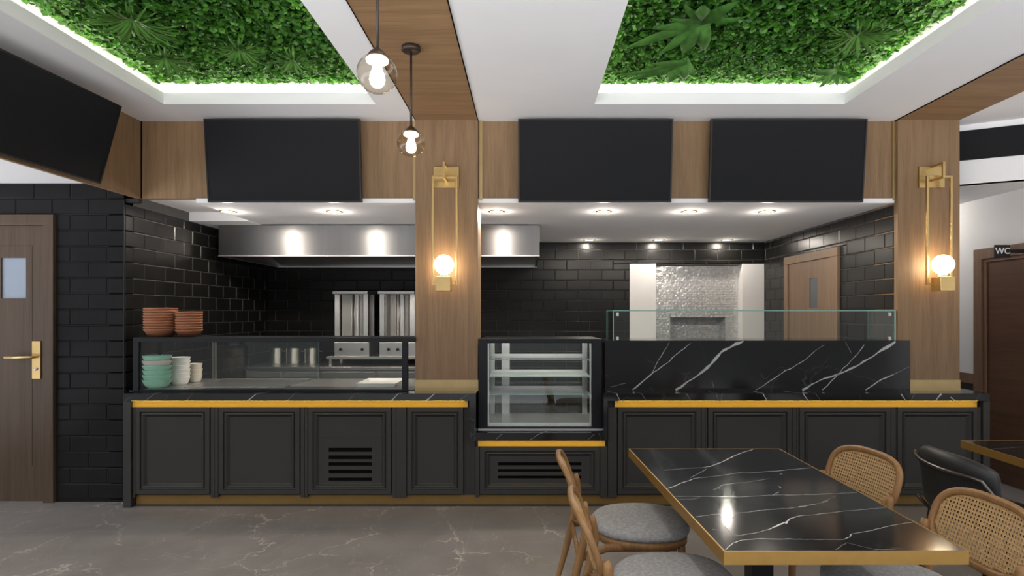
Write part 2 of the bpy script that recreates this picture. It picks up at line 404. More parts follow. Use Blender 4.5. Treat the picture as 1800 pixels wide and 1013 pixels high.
# leaf carpet on the cove ceilings
def leaf_carpet(x0, x1, y0, y1, z, n, name, label):
    mb = MB(); rg = random.Random(hash(name) & 15)
    for i in range(n):
        x = rg.uniform(x0, x1); y = y1 - (y1 - y0) * rg.random() ** 1.25
        edge = min(x - x0, x1 - x, y1 - y)
        r = rg.uniform(.013, .027); dz = rg.uniform(.005, .055) * (1 if edge > .03 else .9)
        a = rg.uniform(0, 2 * PI); tx, ty = rg.gauss(0, .42), rg.gauss(0, .42)
        nrm = Vector((tx, ty, -1)).normalized()
        u = nrm.cross(Vector((math.cos(a), math.sin(a), 0))).normalized(); w = nrm.cross(u)
        c = Vector((x, y, z - dz)); k = 6
        vs = [c + nrm * -.003]
        for q in range(k):
            t = 2 * PI * q / k; rr = r * (1.0 if q else 1.3)
            vs.append(c + u * rr * math.cos(t) + w * rr * math.sin(t) * .9 + nrm * (.006 if q % 2 else 0))
        mb.add(vs, [(0, 1 + q, 1 + (q + 1) % k) for q in range(k)])
    return mb.build(name, 'leaf', origin=((x0 + x1) / 2, y1, z), label=label, category='plant wall', kind='stuff')
LZ = MZ - .03
leaf_carpet(-2.776 - .125, -1.154 + .125, 2.5, 4.575 + .12, LZ, 11500, 'moss_leaves', 'dense carpet of small green leaves lining the left ceiling recess')
leaf_carpet(.523 - .125, 2.438 + .125, 2.5, 4.575 + .12, LZ, 13000, 'moss_leaves', 'dense carpet of small green leaves lining the right ceiling recess')

# panel wall with screens
mb = MB().box(XS, -.917, YP, YP + .06, 2.519, CZ + .09).box(-.40, XR, YP, YP + .06, 2.519, CZ + .09)
struct('wall_front', mb, 'wood')
struct('wall_left_fascia', B(XS - .03, XS, CYB, YP + .06, 2.515, CZ + .09), 'wood')
struct('trim_4', MB().box(XS, XS + .012, YP - .002, YP + .01, 2.52, CZ), 'dark')
for i, (a, b) in enumerate(((726, 731.5), (842.5, 848), (1569, 1575.5))):
    struct('trim_%d' % (5 + i), B(PX(a, YP - .012), PX(b, YP - .012), YP - .014, YP + .02, 2.5, CZ), 'brass_soft')
# kitchen soffit
NX = -2.75
mb = MB().box(NX, XR, YP - .01, YB + .5, SZ, 2.518).box(XL, NX, 5.9, YB + .5, SZ - .01, 2.60).box(XL - .1, NX, YP + .06, 5.9, 2.557, 2.60)
struct('ceiling_kitchen', mb, 'plaster')
# columns
struct('wall_column_left', B(-.917, -.40, YD, YD + .34, .92, BZ), 'wood')
struct('wall_column_right', B(XR + .006, 3.584, YD, YD + .34, .92, BZ), 'wood')
struct('trim_8', B(-.921, -.396, YD - .006, YD + .344, .92, PZ(668, YD)), 'brass_soft')
struct('trim_9', B(XR, 3.588, YD - .006, YD + .344, .92, PZ(668, YD)), 'brass_soft')
# left door wall (tiles in real relief), alcove ceiling
struct('ceiling_alcove', B(-6, XS - .03, CYB, YD + .1, 2.637, 2.7), 'plaster')
DX0, DX1, DZ = -4.98, -3.89, 2.374
mb = MB(); mb.box(-6, DX0, YD + .007, YD + .12, 0, 2.637).box(DX1, XL, YD + .007, YD + .12, 0, 2.637).box(DX0, DX1, YD + .007, YD + .12, DZ, 2.637)
mb.box(XL, XS - .03, YD + .007, YD + .12, 2.557, 2.637)
mb.box(XL, XS + .0, YD + .02, YD + .06, 2.48, 2.514)
mb.mat(1)
TF = lambda u, z, d: (u, YD + .007 - d, z)
tiles(mb, TF, -6, XL, 0.003, 2.634, -3.769, holes=[(DX0, DX1, 0, DZ)])
struct('wall_left', mb, ['grout', 'tile'])
mb = MB(); mb.box(XL - .12, XL, YD + .007, YB + .2, 0, 2.637); mb.mat(1)
tiles(mb, lambda u, z, d: (XL + d, u, z), YD + .012, YB, .003, 2.47, YD + .11)
struct('wall_kitchen_left', mb, ['grout_k', 'tile_k'])
struct('trim_10', B(XL - .004, XL + .006, YD - .002, YD + .008, 0, 2.50), 'black_metal')
# back wall with white niche
NX0, NZ = PX(1107, YB), PZ(464, YB)
mb = MB(); mb.box(XL, NX0, YB + .007, YB + .1, 0, SZ).box(NX0, XR, YB + .007, YB + .1, NZ, SZ); mb.mat(1)
tiles(mb, lambda u, z, d: (u, YB + .007 - d, z), XL, XR, .003, SZ - .012, XL + .1, holes=[(NX0, XR + .1, 0, NZ)])
struct('wall_back', mb, ['grout_k', 'tile_k'])
mx0, mx1 = PX(1153, YB), PX(1305, YB)
struct('wall_niche', MB().box(NX0, mx0, YB - .0, YB + .55, 0, NZ).box(mx1, XR, YB - .0, YB + .55, 0, NZ).box(mx0, mx1, YB + .5, YB + .55, 0, NZ).box(NX0, XR, YB + .1, YB + .55, NZ, NZ + .05), 'white_paint')
# mosaic oven front
MY = YB + .16
ox0, ox1, oz = PX(1178, MY), PX(1275, MY), PZ(558, MY)
oz0 = 1.12
root = thing('stone_oven', 'built-in oven front covered in small silver mosaic tiles between white pillars', 'oven', ((mx0 + mx1) / 2, MY, 0))
mb = MB(); mb.box(mx0, mx1, MY, MY + .05, oz, NZ - .01).box(mx0, ox0, MY, MY + .05, oz0, oz).box(ox1, mx1, MY, MY + .05, oz0, oz).box(mx0, mx1, MY, MY + .05, 0, oz0)
mb.box(ox0 - .02, ox0, MY + .05, MY + .3, oz0, oz).box(ox1, ox1 + .02, MY + .05, MY + .3, oz0, oz).box(ox0, ox1, MY + .28, MY + .3, oz0, oz).box(ox0, ox1, MY + .05, MY + .3, oz, oz + .02).box(ox0, ox1, MY + .05, MY + .3, oz0 - .02, oz0)
mb.mat(1)
def mosaic(mb, T, u0, u1, z0, z1, s=.034, hole=None):
    nu = round((u1 - u0) / s); nz = round((z1 - z0) / s); su = (u1 - u0) / nu; sz = (z1 - z0) / nz
    for i in range(nu):
        for j in range(nz):
            a, b = u0 + i * su + .002, u0 + (i + 1) * su - .002; c, d = z0 + j * sz + .002, z0 + (j + 1) * sz - .002
            if hole and a < hole[1] and b > hole[0] and c < hole[3] and d > hole[2]: continue
            e = [random.uniform(.002, .0052) for _ in range(4)]
            mb.add([T(a, c, e[0]), T(b, c, e[1]), T(b, d, e[2]), T(a, d, e[3])], [(0, 1, 2, 3)])
mosaic(mb, lambda u, z, d: (u, MY - d, z), mx0, mx1, .9, NZ - .02, hole=(ox0, ox1, oz0, oz))
mosaic(mb, lambda u, z, d: (u, MY + .28 - d, z), ox0, ox1, oz0, oz)
mosaic(mb, lambda u, z, d: (ox1 - d, u, z), MY, MY + .28, oz0, oz)
mb.build('oven_front', ['mosaic_grout', 'mosaic'], root)
# kitchen right wall and its door
KD0, KD1, KDZ = 5.845, 7.06, 2.215
mb = MB(); mb.box(XR - .0 + .007, XR + .12, YP + .06, YB + .6, 0, SZ + .05); mb.mat(1)
tiles(mb, lambda u, z, d: (XR + .007 - d, u, z), YD + .05, YB, .003, SZ - .012, YD + .02, holes=[(KD0, KD1, 0, KDZ)])
struct('wall_kitchen_right', mb, ['grout_k', 'tile_k'])
mb = MB(); fx = XR - .025
mb.box(fx, XR + .01, KD0, KD0 + .10, 0, KDZ - .09).box(fx, XR + .01, KD1 - .10, KD1, 0, KDZ - .09).box(fx, XR + .01, KD0, KD1, KDZ - .09, KDZ)
d2 = struct('door_2', mb, 'door_wood_light', bevel=.004)
wy0, wy1 = 3.067 * F / (1438 - VX), 3.067 * F / (1424 - VX)
wz0, wz1 = PZ(541, wy0), PZ(488, wy0)
mb = MB(); lx0, lx1 = XR - .008, XR + .008
mb.box(lx0, lx1, KD0 + .1, wy0, .01, KDZ - .09).box(lx0, lx1, wy1, KD1 - .1, .01, KDZ - .09).box(lx0, lx1, wy0, wy1, .01, wz0).box(lx0, lx1, wy0, wy1, wz1, KDZ - .09)
mb.build('door_leaf', 'door_wood_light', d2)
B(XR, XR + .01, wy0, wy1, wz0, wz1).build('glass_pane', 'door_glass_dark', d2)

# left door
mb = MB(); fy = YD - .03
fw = .085
mb.box(DX1 - fw, DX1, fy, YD + .05, 0, DZ - fw).box(DX0, DX0 + fw, fy, YD + .05, 0, DZ - fw).box(DX0, DX1, fy, YD + .05, DZ - fw, DZ)
d1 = struct('door_1', mb, 'door_wood', bevel=.004)
ly = YD - .008
gx0, gx1, gz0, gz1 = PX(2, ly), PX(45.5, ly), PZ(525, ly), PZ(453.5, ly)
a0, a1, z1 = DX0 + fw + .004, DX1 - fw - .004, DZ - fw - .004
mb = MB().box(a0, gx0, ly, ly + .04, .008, z1).box(gx1, a1, ly, ly + .04, .008, z1).box(gx0, gx1, ly, ly + .04, .008, gz0).box(gx0, gx1, ly, ly + .04, gz1, z1)
leaf = mb.build('door_leaf', 'door_wood', d1)
B(gx0, gx1, ly + .012, ly + .02, gz0, gz1).build('glass_pane', 'door_glass', d1)
mb = MB().box(gx1 + .0525, gx1 + .054, ly - .0012, ly, .3, PZ(432, ly)).box(a0 + .1, gx1 + .054, ly - .0012, ly, PZ(432, ly) - .0015, PZ(432, ly))
mb.build('panel_groove', 'dark', leaf)
hx0, hx1 = PX(58, ly), PX(73, ly)
hp = B(hx0, hx1, ly - .012, ly, PZ(666, ly), PZ(600, ly)).build('handle_plate', 'brass', d1, bevel=.002)
hz = PZ(627.5, ly)
mb = MB().tube([(hx0 + .035, ly - .01, hz), (hx0 + .035, ly - .055, hz), (hx0 + .02, ly - .065, hz), (PX(20, ly), ly - .065, hz)], .011, 12, ref=(0, 0, 1))
mb.build('lever', 'brass', hp)
mb = MB(); mb.tube([(hx0 + .035, ly - .012, PZ(649, ly)), (hx0 + .035, ly - .022, PZ(649, ly))], .012, 16); mb.build('lock_cylinder', 'steel_flat', hp)

# right side: toilet corridor
XW = 4.37
mb = MB(); mb.box(XW, XW + .1, 4.6, 8.6, .97, 2.66).box(XW, XW + .1, 4.6, 8.6, 0, .97)
struct('wall_right', mb, 'white_paint')
WD1 = XW * F / (1718 - VX)       # far edge of the WC door frame
WDZ = PZ(439.5, WD1)
WD0 = WD1 - 1.12
struct('wall_right_panel', B(XW - .012, XW, WD1, 8.5, 0, PZ(662, 5.95)), 'wainscot')
struct('trim_11', B(XW - .025, XW, WD1, 8.5, PZ(672, 5.95), PZ(655, 5.95)), 'wc_frame')
mb = MB().box(XW - .04, XW, WD1 - .1, WD1, 0, WDZ - .1).box(XW - .04, XW, WD0, WD0 + .1, 0, WDZ - .1).box(XW - .04, XW, WD0, WD1, WDZ - .10, WDZ)
mb.box(XW - .025, XW, WD1 - .14, WD1 - .1, 0, WDZ - .13).box(XW - .025, XW, WD0 + .1, WD1 - .1, WDZ - .13, WDZ - .10)
d3 = struct('door_3', mb, 'wc_frame', bevel=.003)
B(XW - .012, XW, WD0 + .1, WD1 - .14, .01, WDZ - .13).build('door_leaf', 'wc_wood', d3)
struct('wall_far_right', B(3.2, 6.5, 8.5, 8.6, 0, 3.2), 'white_paint')
struct('wall_dining_right', B(6.4, 6.5, RY, 4.6, 0, CZ), 'white_paint')
struct('wall_corridor', B(XW, 6.5, 4.5, 4.6, 0, 2.66), 'white_paint')
struct('ceiling_corridor', MB().prism([(3.584, 5.17), (6.5, 3.66), (6.5, 8.6), (3.584, 8.6)], 2.66, 2.72), 'plaster')
# slanting bulkhead over the corridor with its black glazed band
def slab(mb, p, q, t, z0, z1, off=0):
    d = Vector((q[0] - p[0], q[1] - p[1], 0)).normalized(); n = Vector((-d.y, d.x, 0))
    a = Vector((*p, 0)) + n * off; b = Vector((*q, 0)) + n * off
    mb.prism([(a.x, a.y), (b.x, b.y), (b.x + n.x * t, b.y + n.y * t), (a.x + n.x * t, a.y + n.y * t)], z0, z1)
bp, bq = (3.584, 5.165), (6.3, 3.77)
mb = MB(); slab(mb, bp, bq, .08, 2.66, CZ)
struct('wall_bulkhead', mb, 'plaster')
mb = MB(); slab(mb, bp, bq, .012, 2.862, 3.112, -.012)
struct('trim_12', mb, 'screen')
# WC sign standing out above the door
sx, sy = XW - .12, WD1 - .0
rx0, rx1 = PX(1749, 5.5), PX(1776, 5.5)
SYY = 5.18
rx0, rx1, rz0, rz1 = PX(1749, SYY), PX(1776, SYY), PZ(453, SYY), PZ(430.5, SYY)
root = thing('restroom_sign', 'small black square sign with white WC letters on the dark door frame', 'sign', ((rx0 + rx1) / 2, SYY, rz0))
B(rx0, rx1, SYY, SYY + .012, rz0, rz1).build('sign_plate', 'sign', root, bevel=.001)
B(rx1 - .01, XW - .03, SYY + .002, SYY + .01, rz0 + .04, rz1 - .04).build('wall_bracket', 'sign', root)
cu = bpy.data.curves.new('wc_text', 'FONT'); cu.body = 'WC'; cu.size = .074; cu.align_x = 'CENTER'; cu.align_y = 'CENTER'; cu.extrude = .001; cu.offset = .0012
to = bpy.data.objects.new('lettering', cu); COL.objects.link(to)
dg = bpy.context.evaluated_depsgraph_get(); tm = bpy.data.meshes.new_from_object(to.evaluated_get(dg)); bpy.data.objects.remove(to)
to = bpy.data.objects.new('lettering', tm); COL.objects.link(to); tm.materials.clear(); tm.materials.append(M['letter'])
to.parent = root; to.rotation_euler = (PI / 2, 0, 0); to.location = (0, -.002, (rz1 - rz0) / 2)
to['label'] = 'white letters WC'

# ------------------------------------------------------------------ counters
YC, YT = 4.80, 4.77              # door faces, worktop edge
TZ = .92; TB = PZ(705, YT)
CX0, CX1 = PX(217, YT), PX(1740, YT)
NL, NR = PX(836.5, YT), PX(1061, YT)      # inner faces of the sunken bay
LZT, LZB = PZ(761, YT), PZ(775, YT)
JL, JR = PX(825, YT), PX(1068, YT)
def zfun(Y): return lambda x, y: (PX(x, Y), PZ(y, Y))
def top_or_front(mb, pl, wd, faint=False):
    """vein over the worktop's upper face (y above 692) and front face"""
    mb.mat(2 if faint else 1)
    topf = [((p[0] - VX) * ((H - TZ) * F / (p[1] - VY)) / F, (H - TZ) * F / (p[1] - VY)) for p in pl if p[1] <= 692.5]
    if len(topf) > 1: ribbon(mb, topf, wd * 1.6, lambda u, v: (u, v, TZ + .0004), sub=3)
    fr = [(PX(p[0], YT), PZ(p[1], YT)) for p in pl if p[1] >= 691]
    if len(fr) > 1: ribbon(mb, fr, wd, lambda u, v: (u, YT - .0004, v), sub=3)
def z5(*ps): return [(200 + a / 3.6, 660 + b / 3.6) for a, b in ps]
def z2(*ps): return [(1040 + a / 4.22, 660 + b / 4.22) for a, b in ps]
def z7(*ps): return [(700 + a / 2.98, 560 + b / 2.98) for a, b in ps]
def z3(*ps): return [(1580 + a / 3.62, 620 + b / 3.62) for a, b in ps]
# left worktop: L round the column and down the side of the bay
root = thing('countertop', 'black marble worktop with white veins under the glass serving case, left section', 'countertop', ((CX0 + NL) / 2, 5.2, TB), group=None)
mb = MB()
mb.prism([(CX0, YT), (NL, YT), (NL, 5.85), (XL + .012, 5.85), (XL + .012, YD + .03), (CX0, YD + .03)], TB, TZ)
mb.box(JL, NL, YT, 5.4, LZB, TB)
for pl, w, fa in ((z5((210, 152), (262, 115), (320, 105)), .004, 1), (z5((848, 160), (905, 116), (990, 105)), .008, 0), (z5((1100, 158), (1145, 115), (1205, 107)), .004, 1),
                  (z5((1755, 162), (1800, 116), (1880, 105)), .009, 0), (z7((145, 432), (190, 395), (245, 378)), .011, 0), (z7((325, 425), (375, 394), (420, 384)), .004, 1),
                  (z5((460, 160), (500, 115)), .003, 1), (z5((1480, 160), (1530, 116), (1600, 105)), .003, 1)):
    top_or_front(mb, pl, w, fa)
mb.build('worktop', ['marble', 'vein', 'vein_faint'], root)
root = thing('countertop', 'black marble worktop with white veins below the upright marble panel, right section', 'countertop', ((CX1 + NR) / 2, 5.2, TB))
mb = MB()
mb.prism([(NR, YT), (CX1, YT), (CX1, 5.35), (3.6, 5.35), (3.6, YD - .008), (XR - .005, YD - .008), (XR - .005, 5.6), (NR, 5.6)], TB, TZ) 
mb.box(NR, JR, YT, 5.4, LZB, TB)
for pl, w, fa in ((z2((92, 110), (187, 136), (210, 192)), .006, 0), (z2((305, 118), (372, 136), (405, 190)), .005, 1), (z2((620, 118), (705, 136), (735, 190)), .005, 1),
                  (z2((865, 118), (925, 136), (942, 190)), .005, 1), (z2((970, 136), (958, 190)), .004, 1), (z2((1195, 115), (1272, 136), (1302, 192)), .008, 0),
                  (z2((1390, 112), (1570, 136), (1607, 192)), .008, 0), (z2((1610, 120), (1660, 136), (1700, 190)), .003, 1), (z3((15, 264), (45, 308)), .009, 0), (z3((100, 262), (80, 300)), .005, 1),
                  (z3((210, 248), (270, 263), (228, 312)), .014, 0), (z3((330, 284), (362, 310)), .008, 0), (z3((330, 250), (270, 263)), .006, 1), (z3((520, 264), (490, 300)), .004, 1)):
    top_or_front(mb, pl, w, fa)
mb.build('worktop', ['marble', 'vein', 'vein_faint'], root)
# sunken shelf for the display case
mb = MB(); mb.box(NL + .0005, NR - .0005, YT + .0003, 5.5, LZB, LZT)
for pl, w in ((z7((513, 632), (545, 605)), .004), (z7((690, 636), (740, 605)), .005), (z7((740, 604), (800, 582)), .005), (z7((995, 634), (1030, 605)), .003)):
    mb.mat(2)
    if pl[0][1] <= 761.6 and pl[1][1] < 761:
        ribbon(mb, [((p[0] - VX) * ((H - LZT) * F / (p[1] - VY)) / F, (H - LZT) * F / (p[1] - VY)) for p in pl], w * 1.6, lambda u, v: (u, v, LZT + .0004))
    else: ribbon(mb, [(PX(p[0], YT), PZ(p[1], YT)) for p in pl], w, lambda u, v: (u, YT - .0004, v))
mb.build('marble_shelf', ['marble', 'vein', 'vein_faint'], origin=((JL + JR) / 2, 5.1, LZB), label='low black marble shelf carrying the glass display case in the middle of the counter', category='shelf')

# cabinets
DOORTOP, DOORBOT = PZ(716.5, YC), PZ(869.5, YC)
CB = PZ(875.5, YC)
def ring(mb, x0, x1, z0, z1, prof, Y, centre=True):
    vs = []; n = len(prof)
    for ins, d in prof:
        vs += [(x0 + ins, Y + d, z0 + ins), (x1 - ins, Y + d, z0 + ins), (x1 - ins, Y + d, z1 - ins), (x0 + ins, Y + d, z1 - ins)]
    fs = [(4 * i + k, 4 * i + (k + 1) % 4, 4 * i + 4 + (k + 1) % 4, 4 * i + 4 + k) for i in range(n - 1) for k in range(4)]
    if centre: fs.append(tuple(4 * (n - 1) + k for k in range(4)))
    mb.add(vs, fs)
PROF = [(0, .044), (0, .0015), (.0015, 0), (.036, 0), (.039, .014), (.046, .016), (.050, .006), (.056, .003), (.062, .006), (.078, .026), (.082, .027)]
PIN = .082
def holed(mb, x0, x1, z0, z1, slots, sx0, sx1, Y):
    """flat panel with horizontal louvre slots"""
    mb.add([(x0, Y, z0), (sx0, Y, z0), (sx0, Y, z1), (x0, Y, z1)], [(0, 1, 2, 3)])
    mb.add([(sx1, Y, z0), (x1, Y, z0), (x1, Y, z1), (sx1, Y, z1)], [(0, 1, 2, 3)])
    zs = [z0] + [v for s in sorted(slots) for v in s] + [z1]
    for i in range(0, len(zs), 2): mb.add([(sx0, Y, zs[i]), (sx1, Y, zs[i]), (sx1, Y, zs[i + 1]), (sx0, Y, zs[i + 1])], [(0, 1, 2, 3)])
def cabinet(x0, x1, d0, d1, z_top, label, d_top, slots=None, sxr=None, line=None, end=None, group=None, deep=.55, notch=None):
    X0, X1 = PX(x0, YC + .02), PX(x1, YC + .02); D0, D1 = PX(d0, YC), PX(d1, YC)
    root = thing('base_cabinet', label, 'cabinet', ((X0 + X1) / 2, YC + .3, CB))
    if group: root['group'] = group
    if notch == 'right': mb = MB().box(X0 + .001, JL - .001, YC + .045, YC + deep, CB, z_top).box(JL - .001, X1 - .001, YC + .045, YC + deep, CB, LZB - .001)
    elif notch == 'left': mb = MB().box(JR + .001, X1 - .001, YC + .045, YC + deep, CB, z_top)
    else: mb = MB().box(X0 + .001, X1 - .001, YC + .045, YC + deep, CB, z_top)
    # slim pilaster mouldings beside the door
    if D0 - X0 > .012: mb.box(X0 + .001, D0 - .006, YC + .006, YC + .045, CB, d_top)
    if X1 - D1 > .012 and notch != 'right': mb.box(D1 + .006, X1 - .001, YC + .006, YC + .045, CB, d_top)
    mb.build('body', 'cabinet', root, bevel=.002)
    mb = MB(); ring(mb, D0, D1, DOORBOT, d_top, PROF, YC, centre=slots is None)
    if slots:
        S = [(PZ(b, YC + .027), PZ(a, YC + .027)) for a, b in slots]; s0, s1 = PX(sxr[0], YC + .027), PX(sxr[1], YC + .027)
        holed(mb, D0 + PIN, D1 - PIN, DOORBOT + PIN, d_top - PIN, S, s0, s1, YC + .027)
        if line:
            zl = PZ(line, YC + .02); mb.box(D0 + PIN, D1 - PIN, YC + .0245, YC + .027, zl - .002, zl + .002)
    dr = mb.build('door', 'cabinet', root)
    if slots:
        mb = MB()
        for za, zb in S:   # sloping blades under each slot
            mb.add([(s0, YC + .027, za), (s1, YC + .027, za), (s1, YC + .042, za + .003), (s0, YC + .042, za + .003)], [(0, 1, 2, 3)])
            mb.box(s0, s1, YC + .0425, YC + .0445, za - .01, zb + .008)
        lv = mb.build('louver', 'dark', dr)
    return root
ZT2 = TB - .001
cabinet(235.5, 378.6, 237.5, 368, ZT2, 'charcoal panelled base cabinet at the left end of the counter', DOORTOP)
cabinet(378.6, 536.7, 384, 526.5, ZT2, 'wide charcoal panelled base cabinet, second from the left end', DOORTOP)
cabinet(536.7, 697, 541.5, 687, ZT2, 'charcoal base cabinet with five louvre slots, left part of counter', DOORTOP, [(787.5, 794.5), (801, 807.5), (813, 819), (826.5, 832.5), (840, 845.5)], (577.5, 653.6), 769.7)
cabinet(697, 835, 715.5, 814, ZT2, 'narrow charcoal panelled base cabinet beside the low display case', DOORTOP, notch='right')
cabinet(835.5, 1067.5, 843.6, 1054, LZB - .001, 'low charcoal base cabinet with three louvre slots under the display case', PZ(785.5, YC), [(813, 818.5), (825, 830), (836.5, 841.5)], (875.5, 1022))
cabinet(1068, 1239, 1086, 1232, ZT2, 'charcoal panelled base cabinet directly right of the low display case', DOORTOP, notch='left')
cabinet(1239, 1399, 1245, 1392, ZT2, 'charcoal panelled base cabinet behind the middle of the dining table', DOORTOP)
cabinet(1399, 1572, 1406, 1566, ZT2, 'charcoal panelled base cabinet behind the far rattan chair', DOORTOP)
cabinet(1572, 1722.5, 1578, 1719, ZT2, 'charcoal panelled base cabinet at the right end of the counter', DOORTOP, deep=.2)
for a, b, lb in ((217, 230, 'tall charcoal end panel closing the left end of the counter'), (1728, 1740, 'tall charcoal end panel closing the right end of the counter')):
    xa, xb = PX(a, YC - .01), PX(b, YC - .01)
    B(xa, xb, YC - .012, YC + .13, 0, TB - .001).build('end_panel', 'cabinet', origin=((xa + xb) / 2, YC, 0), bevel=.002, label=lb, category='panel')
# glowing brass channels and light strips under the worktops
for a, b, zt, lb, zd in ((230, 822, TB, 'glowing brass channel under the left marble worktop', DOORTOP), (840, 1064, LZB, 'short glowing brass channel under the low marble shelf', PZ(785.5, YC)), (1081, 1719, TB, 'glowing brass channel under the right marble worktop', DOORTOP)):
    xa, xb = PX(a, YC), PX(b, YC)
    root = thing('light_channel', lb, 'light', ((xa + xb) / 2, YC + .014, zt - .055))
    B(xa, xb, YC + .010, YC + .0195, zd + .001, zt - .001).build('brass_strip', 'brass_led', root)
    B(xa + .02, xb - .02, YC - .026, YC - .018, zt - .0008, zt - .0002).build('led_strip', 'led_warm', root)
# brass kick
xa, xb = PX(241, YC + .05), PX(1725, YC + .05)
kz1 = PZ(889.5, YC + .05)
struct('baseboard_counter', B(xa, xb, YC + .04, YC + .06, max(kz1, .004), CB + .01), 'brass_kick')
struct('baseboard_plinth', B(xa, xb, YC + .03, YC + .5, 0, max(kz1, .012)), 'cabinet')

# upright marble panel with veins, glass box above
PY = 4.92
x0, x1, z0, z1 = PX(1063, PY), PX(1600, PY), TZ + .0005, PZ(599, PY)
mb = MB(); mb.prism([(x0, PY), (x1, PY), (x1, PY + .012), (XR - .012, PY + .012), (XR - .012, 5.35), (x0, 5.35)], z0, z1)
def z4(*ps): return [(PX(1040 + a / 2.98, PY), PZ(380 + b / 2.98, PY)) for a, b in ps]
TP = lambda u, v: (u, PY - .0004, v)
mb.mat(1)
q = 1 / 2.98 * PY / F
ribbon(mb, z4((215, 910), (300, 840), (395, 770), (450, 720), (520, 665)), [6 * q, 7 * q, 4 * q, 4 * q, 1.5 * q], TP)
ribbon(mb, z4((315, 825), (350, 755), (405, 662)), [3 * q, 3 * q, 2 * q], TP)
ribbon(mb, z4((440, 911), (560, 832), (605, 795), (680, 712), (745, 675), (795, 656)), [9 * q, 9 * q, 13 * q, 11 * q, 15 * q, 9 * q], TP)
ribbon(mb, z4((860, 911), (990, 828), (1100, 765), (1175, 702)), [1.5 * q, 4 * q, 4 * q, 2 * q], TP)
ribbon(mb, z4((1103, 911), (1200, 858), (1300, 825), (1400, 780), (1500, 715), (1592, 657)), [9 * q, 7 * q, 8 * q, 8 * q, 9 * q, 16 * q], TP)
ribbon(mb, z4((1208, 911), (1300, 820), (1380, 735), (1428, 674)), [3.5 * q, 4 * q, 4 * q, 4 * q], TP)
ribbon(mb, z4((1435, 911), (1520, 855), (1600, 820)), [7 * q, 6 * q, 3 * q], TP)
mb.mat(2)
ribbon(mb, z4((100, 895), (180, 876)), 3 * q, TP); ribbon(mb, z4((1600, 820), (1665, 790)), 3 * q, TP); ribbon(mb, z4((1175, 702), (1220, 675)), 3 * q, TP)
ribbon(mb, z4((630, 865), (640, 900)), 4 * q, TP); ribbon(mb, z4((1330, 658), (1360, 720)), 3 * q, TP)
mb.build('counter_upstand', ['marble', 'vein', 'vein_faint'], origin=((x0 + x1) / 2, 5.1, z0), label='upright black marble block with bold white diagonal veins standing on the right worktop', category='upstand')
def pane(mb, x0, x1, y0, y1, z0, z1):
    """glass slab; its thin rims get the green edge material (slot 1)"""
    d = (x1 - x0, y1 - y0, z1 - z0); ax = d.index(min(d))
    b = len(mb.f); mb.box(x0, x1, y0, y1, z0, z1)
    face_ax = [2, 2, 1, 0, 1, 0]
    for i in range(6): mb.mi[b + i] = 0 if face_ax[i] == ax else 1
GZ1 = PZ(545.5, 4.95); gz = z1
g0, g1 = PX(1077, 4.95), PX(1574, 4.95) ; gy0, gy1 = 4.945, 5.34
root = thing('glass_guard', 'long clear glass box guard standing on the upright marble block', 'glass guard', ((g0 + g1) / 2, 5.1, gz))
for nm, a in (('front_pane', (g0 + .009, g1 - .009, gy0, gy0 + .008, gz, GZ1 - .008)), ('side_pane', (g0, g0 + .008, gy0, gy1, gz, GZ1 - .008)),
              ('side_pane', (g1 - .008, g1, gy0, gy1, gz, GZ1 - .008)), ('top_pane', (g0, g1, gy0, gy1, GZ1 - .008, GZ1))):
    mb = MB(); pane(mb, *a); mb.build(nm, ['glass', 'glass_green'], root)
for bx in (g0 + .03, g1 - .05):
    for by, bz in ((gy0 + .01, GZ1 - .05), (gy0 + .01, gz)): B(bx, bx + .022, by, by + .02, bz, bz + .03).build('clip', 'steel_flat', root, bevel=.003)

# left serving case
cx0, cx1 = PX(233.5, 4.87), PX(729, 4.87); px1 = PX(706.5, 4.87), PX(716, 4.87)
cz = PZ(593.5, 4.87); cy0, cy1 = 4.87, 5.22
ztop = cz; zb = cz - .040
root = thing('serving_case', 'long black framed glass serving case on the left marble worktop', 'display case', ((cx0 + cx1) / 2, 5.0, TZ))
b = .045
mb = MB().box(cx0, cx1, cy0, cy0 + b, zb, ztop).box(cx0, cx1 - .02, cy1 - b, cy1, zb, ztop).box(cx0, cx0 + b, cy0 + b, cy1 - b, zb, ztop).box(cx1 - b, cx1, cy0 + b, YD - .01, zb, ztop)
mb.build('top_frame', 'black_metal', root, bevel=.002)
B(cx0 + .01, cx1 - .01, cy0 + b, cy1 - b, ztop - .012, ztop - .001).build('top_panel', 'black_metal', root)
B(cx0, cx0 + .045, cy0, cy0 + b, TZ + .0005, zb).build('post', 'black_metal', root, bevel=.002)
B(px1[0], px1[1], cy0, cy0 + b, TZ + .0005, zb).build('post', 'black_metal', root, bevel=.002)
B(cx0, cx0 + .03, cy1 - .03, cy1, TZ + .0005, zb).build('post', 'black_metal', root, bevel=.002)
B(cx0 + .045, px1[0], cy0 + .005, cy0 + .03, TZ + .0005, TZ + .016).build('bottom_rail', 'black_metal', root)
mb = MB(); pane(mb, cx0 + .045, px1[0], cy0 + .015, cy0 + .021, TZ + .016, zb); mb.build('front_pane', ['glass', 'glass_green'], root)
rp = PX(376.5, 5.79); rz = PZ(602, 5.79)
root = thing('glass_screen', 'low glass screen with steel posts at the rear of the steel worktop', 'glass screen', (rp, 5.79, TZ))
B(rp - .018, rp - .004, 5.785, 5.80, TZ + .0005, rz).build('rear_post', 'steel_flat', root)
B(rp + .006, rp + .018, 5.785, 5.80, TZ + .0005, rz).build('rear_post', 'steel_flat', root)
mb = MB(); pane(mb, PX(290, 5.79), PX(560, 5.79), 5.792, 5.797, TZ + .002, rz); mb.build('rear_pane', ['glass', 'glass_green'], root)

